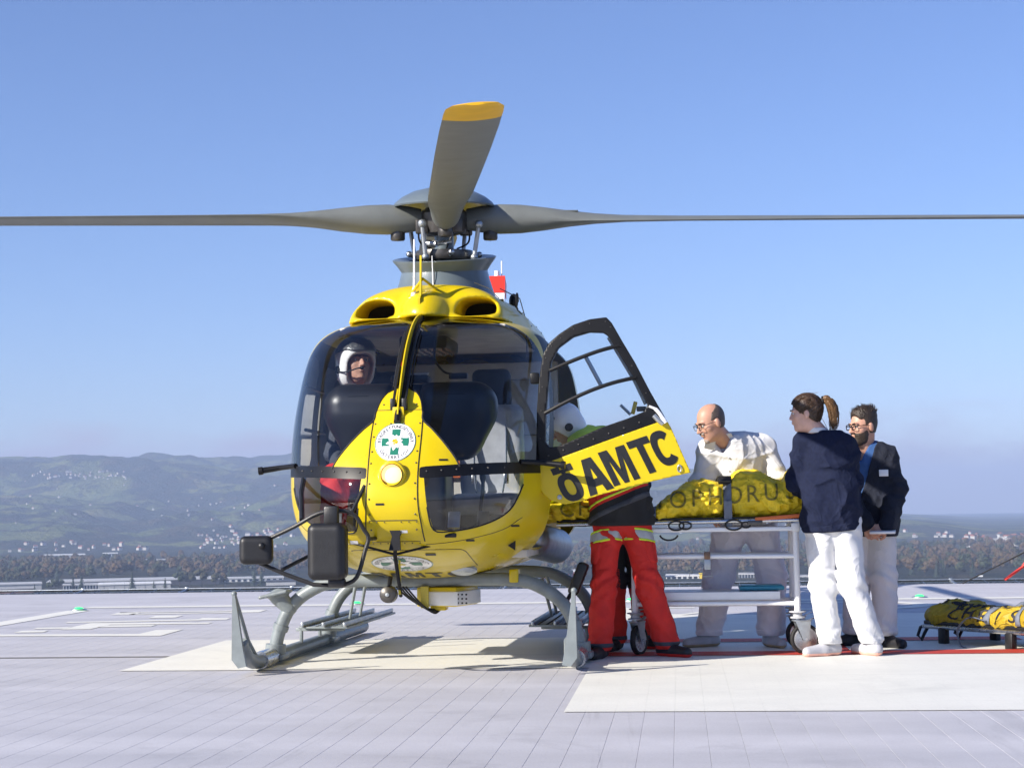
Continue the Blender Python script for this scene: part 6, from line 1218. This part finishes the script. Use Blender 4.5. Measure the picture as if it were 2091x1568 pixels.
for k, (p0, p1, yt) in enumerate(((2027, 2032, 1091), (2034, 2040, 1096), (2042, 2047, 1094), (2048, 2053, 1098))): building('tower_block', p0, p1, yt, 2650, ('tallest and leftmost pale tower block of the right hand town', 'second pale tower block from the left in the right hand town', 'third pale tower block from the left in the right hand town', 'rightmost pale tower block of the right hand town')[k], 'hall_white', 'hall_grey', 8, (2, 5, 1, 1.2))
# --- trees
def foliage_mat(name, c1, c2):
    m = mat(name, c1, .8, var=.3, vs=.25); t = m.node_tree; b = t.nodes['Principled BSDF']; oi = N(t, 'ShaderNodeObjectInfo'); ge = N(t, 'ShaderNodeNewGeometry'); n1 = N(t, 'ShaderNodeTexNoise', i_Scale=.05, i_Detail=3.0); LK(t, ge.outputs['Position'], n1.inputs['Vector']); n2 = N(t, 'ShaderNodeTexNoise', i_Scale=1.2, i_Detail=3.0); LK(t, ge.outputs['Position'], n2.inputs['Vector'])
    ad_ = N(t, 'ShaderNodeMath', operation='ADD'); LK(t, n1.outputs['Fac'], ad_.inputs[0]); mu2 = N(t, 'ShaderNodeMath', operation='MULTIPLY_ADD', i_1=.35, i_2=-.17); LK(t, oi.outputs['Random'], mu2.inputs[0]); LK(t, mu2.outputs[0], ad_.inputs[1]); k = N(t, 'ShaderNodeMapRange', i_1=.38, i_2=.62); LK(t, ad_.outputs[0], k.inputs[0]); mx = N(t, 'ShaderNodeMixRGB', i_Color1=(*c1, 1), i_Color2=(*c2, 1)); LK(t, k.outputs[0], mx.inputs[0]); r = N(t, 'ShaderNodeMapRange', i_1=.3, i_2=.7, i_3=.6, i_4=1.4); LK(t, n2.outputs['Fac'], r.inputs[0]); v = N(t, 'ShaderNodeVectorMath', operation='SCALE'); LK(t, mx.outputs[0], v.inputs[0]); LK(t, r.outputs[0], v.inputs['Scale']); LK(t, v.outputs[0], b.inputs['Base Color']); return m
foliage_mat('leaf_autumn', (.075, .045, .018), (.05, .05, .018)); foliage_mat('leaf_green', (.028, .040, .014), (.055, .05, .018)); foliage_mat('leaf_conifer', (.012, .025, .012), (.02, .032, .014)); mat('bark', (.05, .04, .03), .9, var=.3, vs=2)
def crown_np(seed, tall=18.0, wide=11.0, nb=11, nl=260, conifer=False):
    r = np.random.default_rng(seed); V, F = [], []
    ph_ = (1+5**.5)/2; ico = np.array([(-1, ph_, 0), (1, ph_, 0), (-1, -ph_, 0), (1, -ph_, 0), (0, -1, ph_), (0, 1, ph_), (0, -1, -ph_), (0, 1, -ph_), (ph_, 0, -1), (ph_, 0, 1), (-ph_, 0, -1), (-ph_, 0, 1)])/np.sqrt(1+ph_**2)
    fi = [(0, 11, 5), (0, 5, 1), (0, 1, 7), (0, 7, 10), (0, 10, 11), (1, 5, 9), (5, 11, 4), (11, 10, 2), (10, 7, 6), (7, 1, 8), (3, 9, 4), (3, 4, 2), (3, 2, 6), (3, 6, 8), (3, 8, 9), (4, 9, 5), (2, 4, 11), (6, 2, 10), (8, 6, 7), (9, 8, 1)]
    cs = []
    if conifer:
        for k in range(9):
            t = k/8; R = wide/2*(1-t)**.9+.3; z = tall*(.08+.9*t); m_ = 9; o_ = len(V); V.append((0, 0, z+tall*.13))
            for j in range(m_): a = 2*math.pi*j/m_+k; rr = R*r.uniform(.65, 1.15); V.append((rr*math.cos(a), rr*math.sin(a), z-r.uniform(0, .5)))
            F += [(o_, o_+1+j, o_+1+(j+1) % m_) for j in range(m_)]
            for j in range(16): a = r.uniform(0, 6.28); rr = R*r.uniform(.6, 1.2); p = np.array((rr*math.cos(a), rr*math.sin(a), z+r.uniform(-.3, .9)*tall*.05)); o_ = len(V); V += [tuple(p+r.normal(0, .45, 3)) for _ in range(3)]; F.append((o_, o_+1, o_+2))
        return np.array(V), F
    for k in range(nb):
        a = r.uniform(0, 6.28); q = r.uniform(0, 1)**.5; c = np.array([math.cos(a)*q*wide*.33, math.sin(a)*q*wide*.33, tall*(.42+.40*r.random()*(1.1-.5*q))]); R = wide*r.uniform(.15, .26); cs.append((c, R)); o_ = len(V)
        V += [tuple(c+v*R*r.uniform(.75, 1.2)*np.array([1, 1, .85])) for v in ico]; F += [tuple(i+o_ for i in f) for f in fi]
    for k in range(nl):
        c, R = cs[r.integers(nb)]; d = r.normal(size=3); d /= np.linalg.norm(d); p = c+d*R*r.uniform(.85, 1.28); o_ = len(V); u = r.normal(size=3); u /= np.linalg.norm(u); v = np.cross(d, u); s = r.uniform(.35, .8); V += [tuple(p+u*s), tuple(p+v*s), tuple(p-u*s), tuple(p-v*s)]; F.append((o_, o_+1, o_+2, o_+3))
    return np.array(V), F
CRN = [crown_np(60+k) for k in range(5)]; CON = [crown_np(80+k, 16, 7, conifer=True) for k in range(2)]
CM = []
for (v, f), m_ in list(zip(CRN, ('leaf_autumn', 'leaf_green', 'leaf_autumn', 'leaf_green', 'leaf_autumn')))+[(c, 'leaf_conifer') for c in CON]:
    me = bpy.data.meshes.new('crown'); me.from_pydata(v.tolist(), [], f); me.materials.append(M[m_]); CM.append(me)
tk = MB().tube([(0, 0, -1), (.1, 0, 3), (-.1, .1, 8), (.1, 0, 11)], [.45, .36, .25, .1], 7).tube([(-.1, .1, 6), (1.6, .4, 10)], [.18, .06], 5).tube([(0, 0, 5.5), (-1.5, -.6, 9.5)], [.17, .06], 5).build('trunk', 'bark'); TM = tk.data; bpy.data.objects.remove(tk)
def tree(px, r, kind, s, label, group):
    e = empty('tree', tuple(fpt(px, r)), label, 'tree', group, rz=px*.7); e.scale = (s, s, s*1.0)
    for nm, me in (('trunk', TM), ('crown', CM[kind])): o = bpy.data.objects.new(nm, me); COL.objects.link(o); o.parent = e
for px, r, k, s, lb in ((268, 1440, 5, .95, 'dark conifer standing alone before the light grey warehouse'), (148, 1455, 6, .75, 'small conifer before the white office building, left one of the pair'), (165, 1452, 5, .9, 'conifer before the white office building, right one of the pair'), (105, 1450, 1, .85, 'round green tree left of the office building'), (118, 1452, 3, .8, 'round green tree touching the office building'), (312, 1450, 6, .5, 'very small conifer at the right end of the warehouse'), (335, 1455, 6, .6, 'small conifer at the corner of the warehouse'), (516, 1480, 5, .95, 'tall conifer right of the white hall, left one'), (531, 1480, 6, .95, 'tall conifer right of the white hall, right one'), (70, 1450, 6, .45, 'small conifer at the end of the brick annex'),
        (365, 1470, 3, 1.0, 'green tree just right of the warehouse'), (385, 1475, 1, 1.05, 'second green tree right of the warehouse'), (410, 1480, 3, 1.15, 'broad green tree in the middle of the gap between halls'), (437, 1470, 4, .85, 'golden autumn tree left of the white hall'), (455, 1475, 2, .8, 'small golden autumn tree before the white hall'), (1902, 1465, 5, .85, 'dark conifer before the wood at right, left one of two'), (1916, 1470, 5, .95, 'dark conifer before the wood at right, right one of two'), (1975, 1480, 6, .9, 'dark conifer between the cottage and the white block'), (1878, 1470, 4, .7, 'low yellowish tree left of the two dark conifers'), (1400, 1480, 4, .8, 'yellowish tree before the white shop under the trolley')):
    tree(px, r, k, s, lb, 'trees beyond the deck edge')
def wood(name, spots, label, seed):
    r = np.random.default_rng(seed); VV, FF, MI = [], [], []; o_ = 0
    for px, rr in spots:
        k = int(r.choice(7, p=[.2, .17, .2, .17, .18, .04, .04])); v, f = (CRN+CON)[k]; a = r.uniform(0, 6.28); s = r.uniform(.75, 1.15); R = np.array([[math.cos(a), -math.sin(a), 0], [math.sin(a), math.cos(a), 0], [0, 0, 1]])*s
        VV.append(v@R.T+fpt(px, rr)); FF += [tuple(i+o_ for i in q) for q in f]; MI += [0 if k in (0, 2, 4) else (1 if k in (1, 3) else 2)]*len(f); o_ += len(v)
    me = bpy.data.meshes.new(name); me.from_pydata(np.concatenate(VV).tolist(), [], FF)
    for m_ in ('leaf_autumn', 'leaf_green', 'leaf_conifer'): me.materials.append(M[m_])
    me.polygons.foreach_set('material_index', MI); o = bpy.data.objects.new(name, me); COL.objects.link(o); tag(o, label, 'wood', kind='stuff')
wood('wood', [(r_.uniform(-150, 660), r_.uniform(1640, 2350)) for _ in range(520)]+[(r_.uniform(-150, 80), r_.uniform(1620, 1750)) for _ in range(24)], 'belt of autumn trees across the plain at left', 5)
wood('wood', [(r_.uniform(1100, 2250), r_.uniform(1490, 1900)) for _ in range(560)]+[(r_.uniform(1600, 2250), r_.uniform(1900, 2500)) for _ in range(260)]+[(r_.uniform(1100, 1640), r_.uniform(1900, 2700)) for _ in range(170)], 'autumn wood across the plain at right', 6)
# ================================================================ haze in the air of the valley
hm = bpy.data.materials.new('haze_air'); hm.use_nodes = True; t = hm.node_tree; t.nodes.clear(); ho = N(t, 'ShaderNodeOutputMaterial'); pv = N(t, 'ShaderNodeVolumePrincipled', i_Density=1.6e-4, i_Anisotropy=0.0); pv.inputs['Color'].default_value = (.52, .66, .95, 1); LK(t, pv.outputs[0], ho.inputs['Volume']); M['haze_air'] = hm
o = MB().box((0, 0, 120), (28000, 28000, 362)).build('haze', 'haze_air', None, False); tag(o, 'pale blue haze filling the valley air', 'haze', kind='stuff')
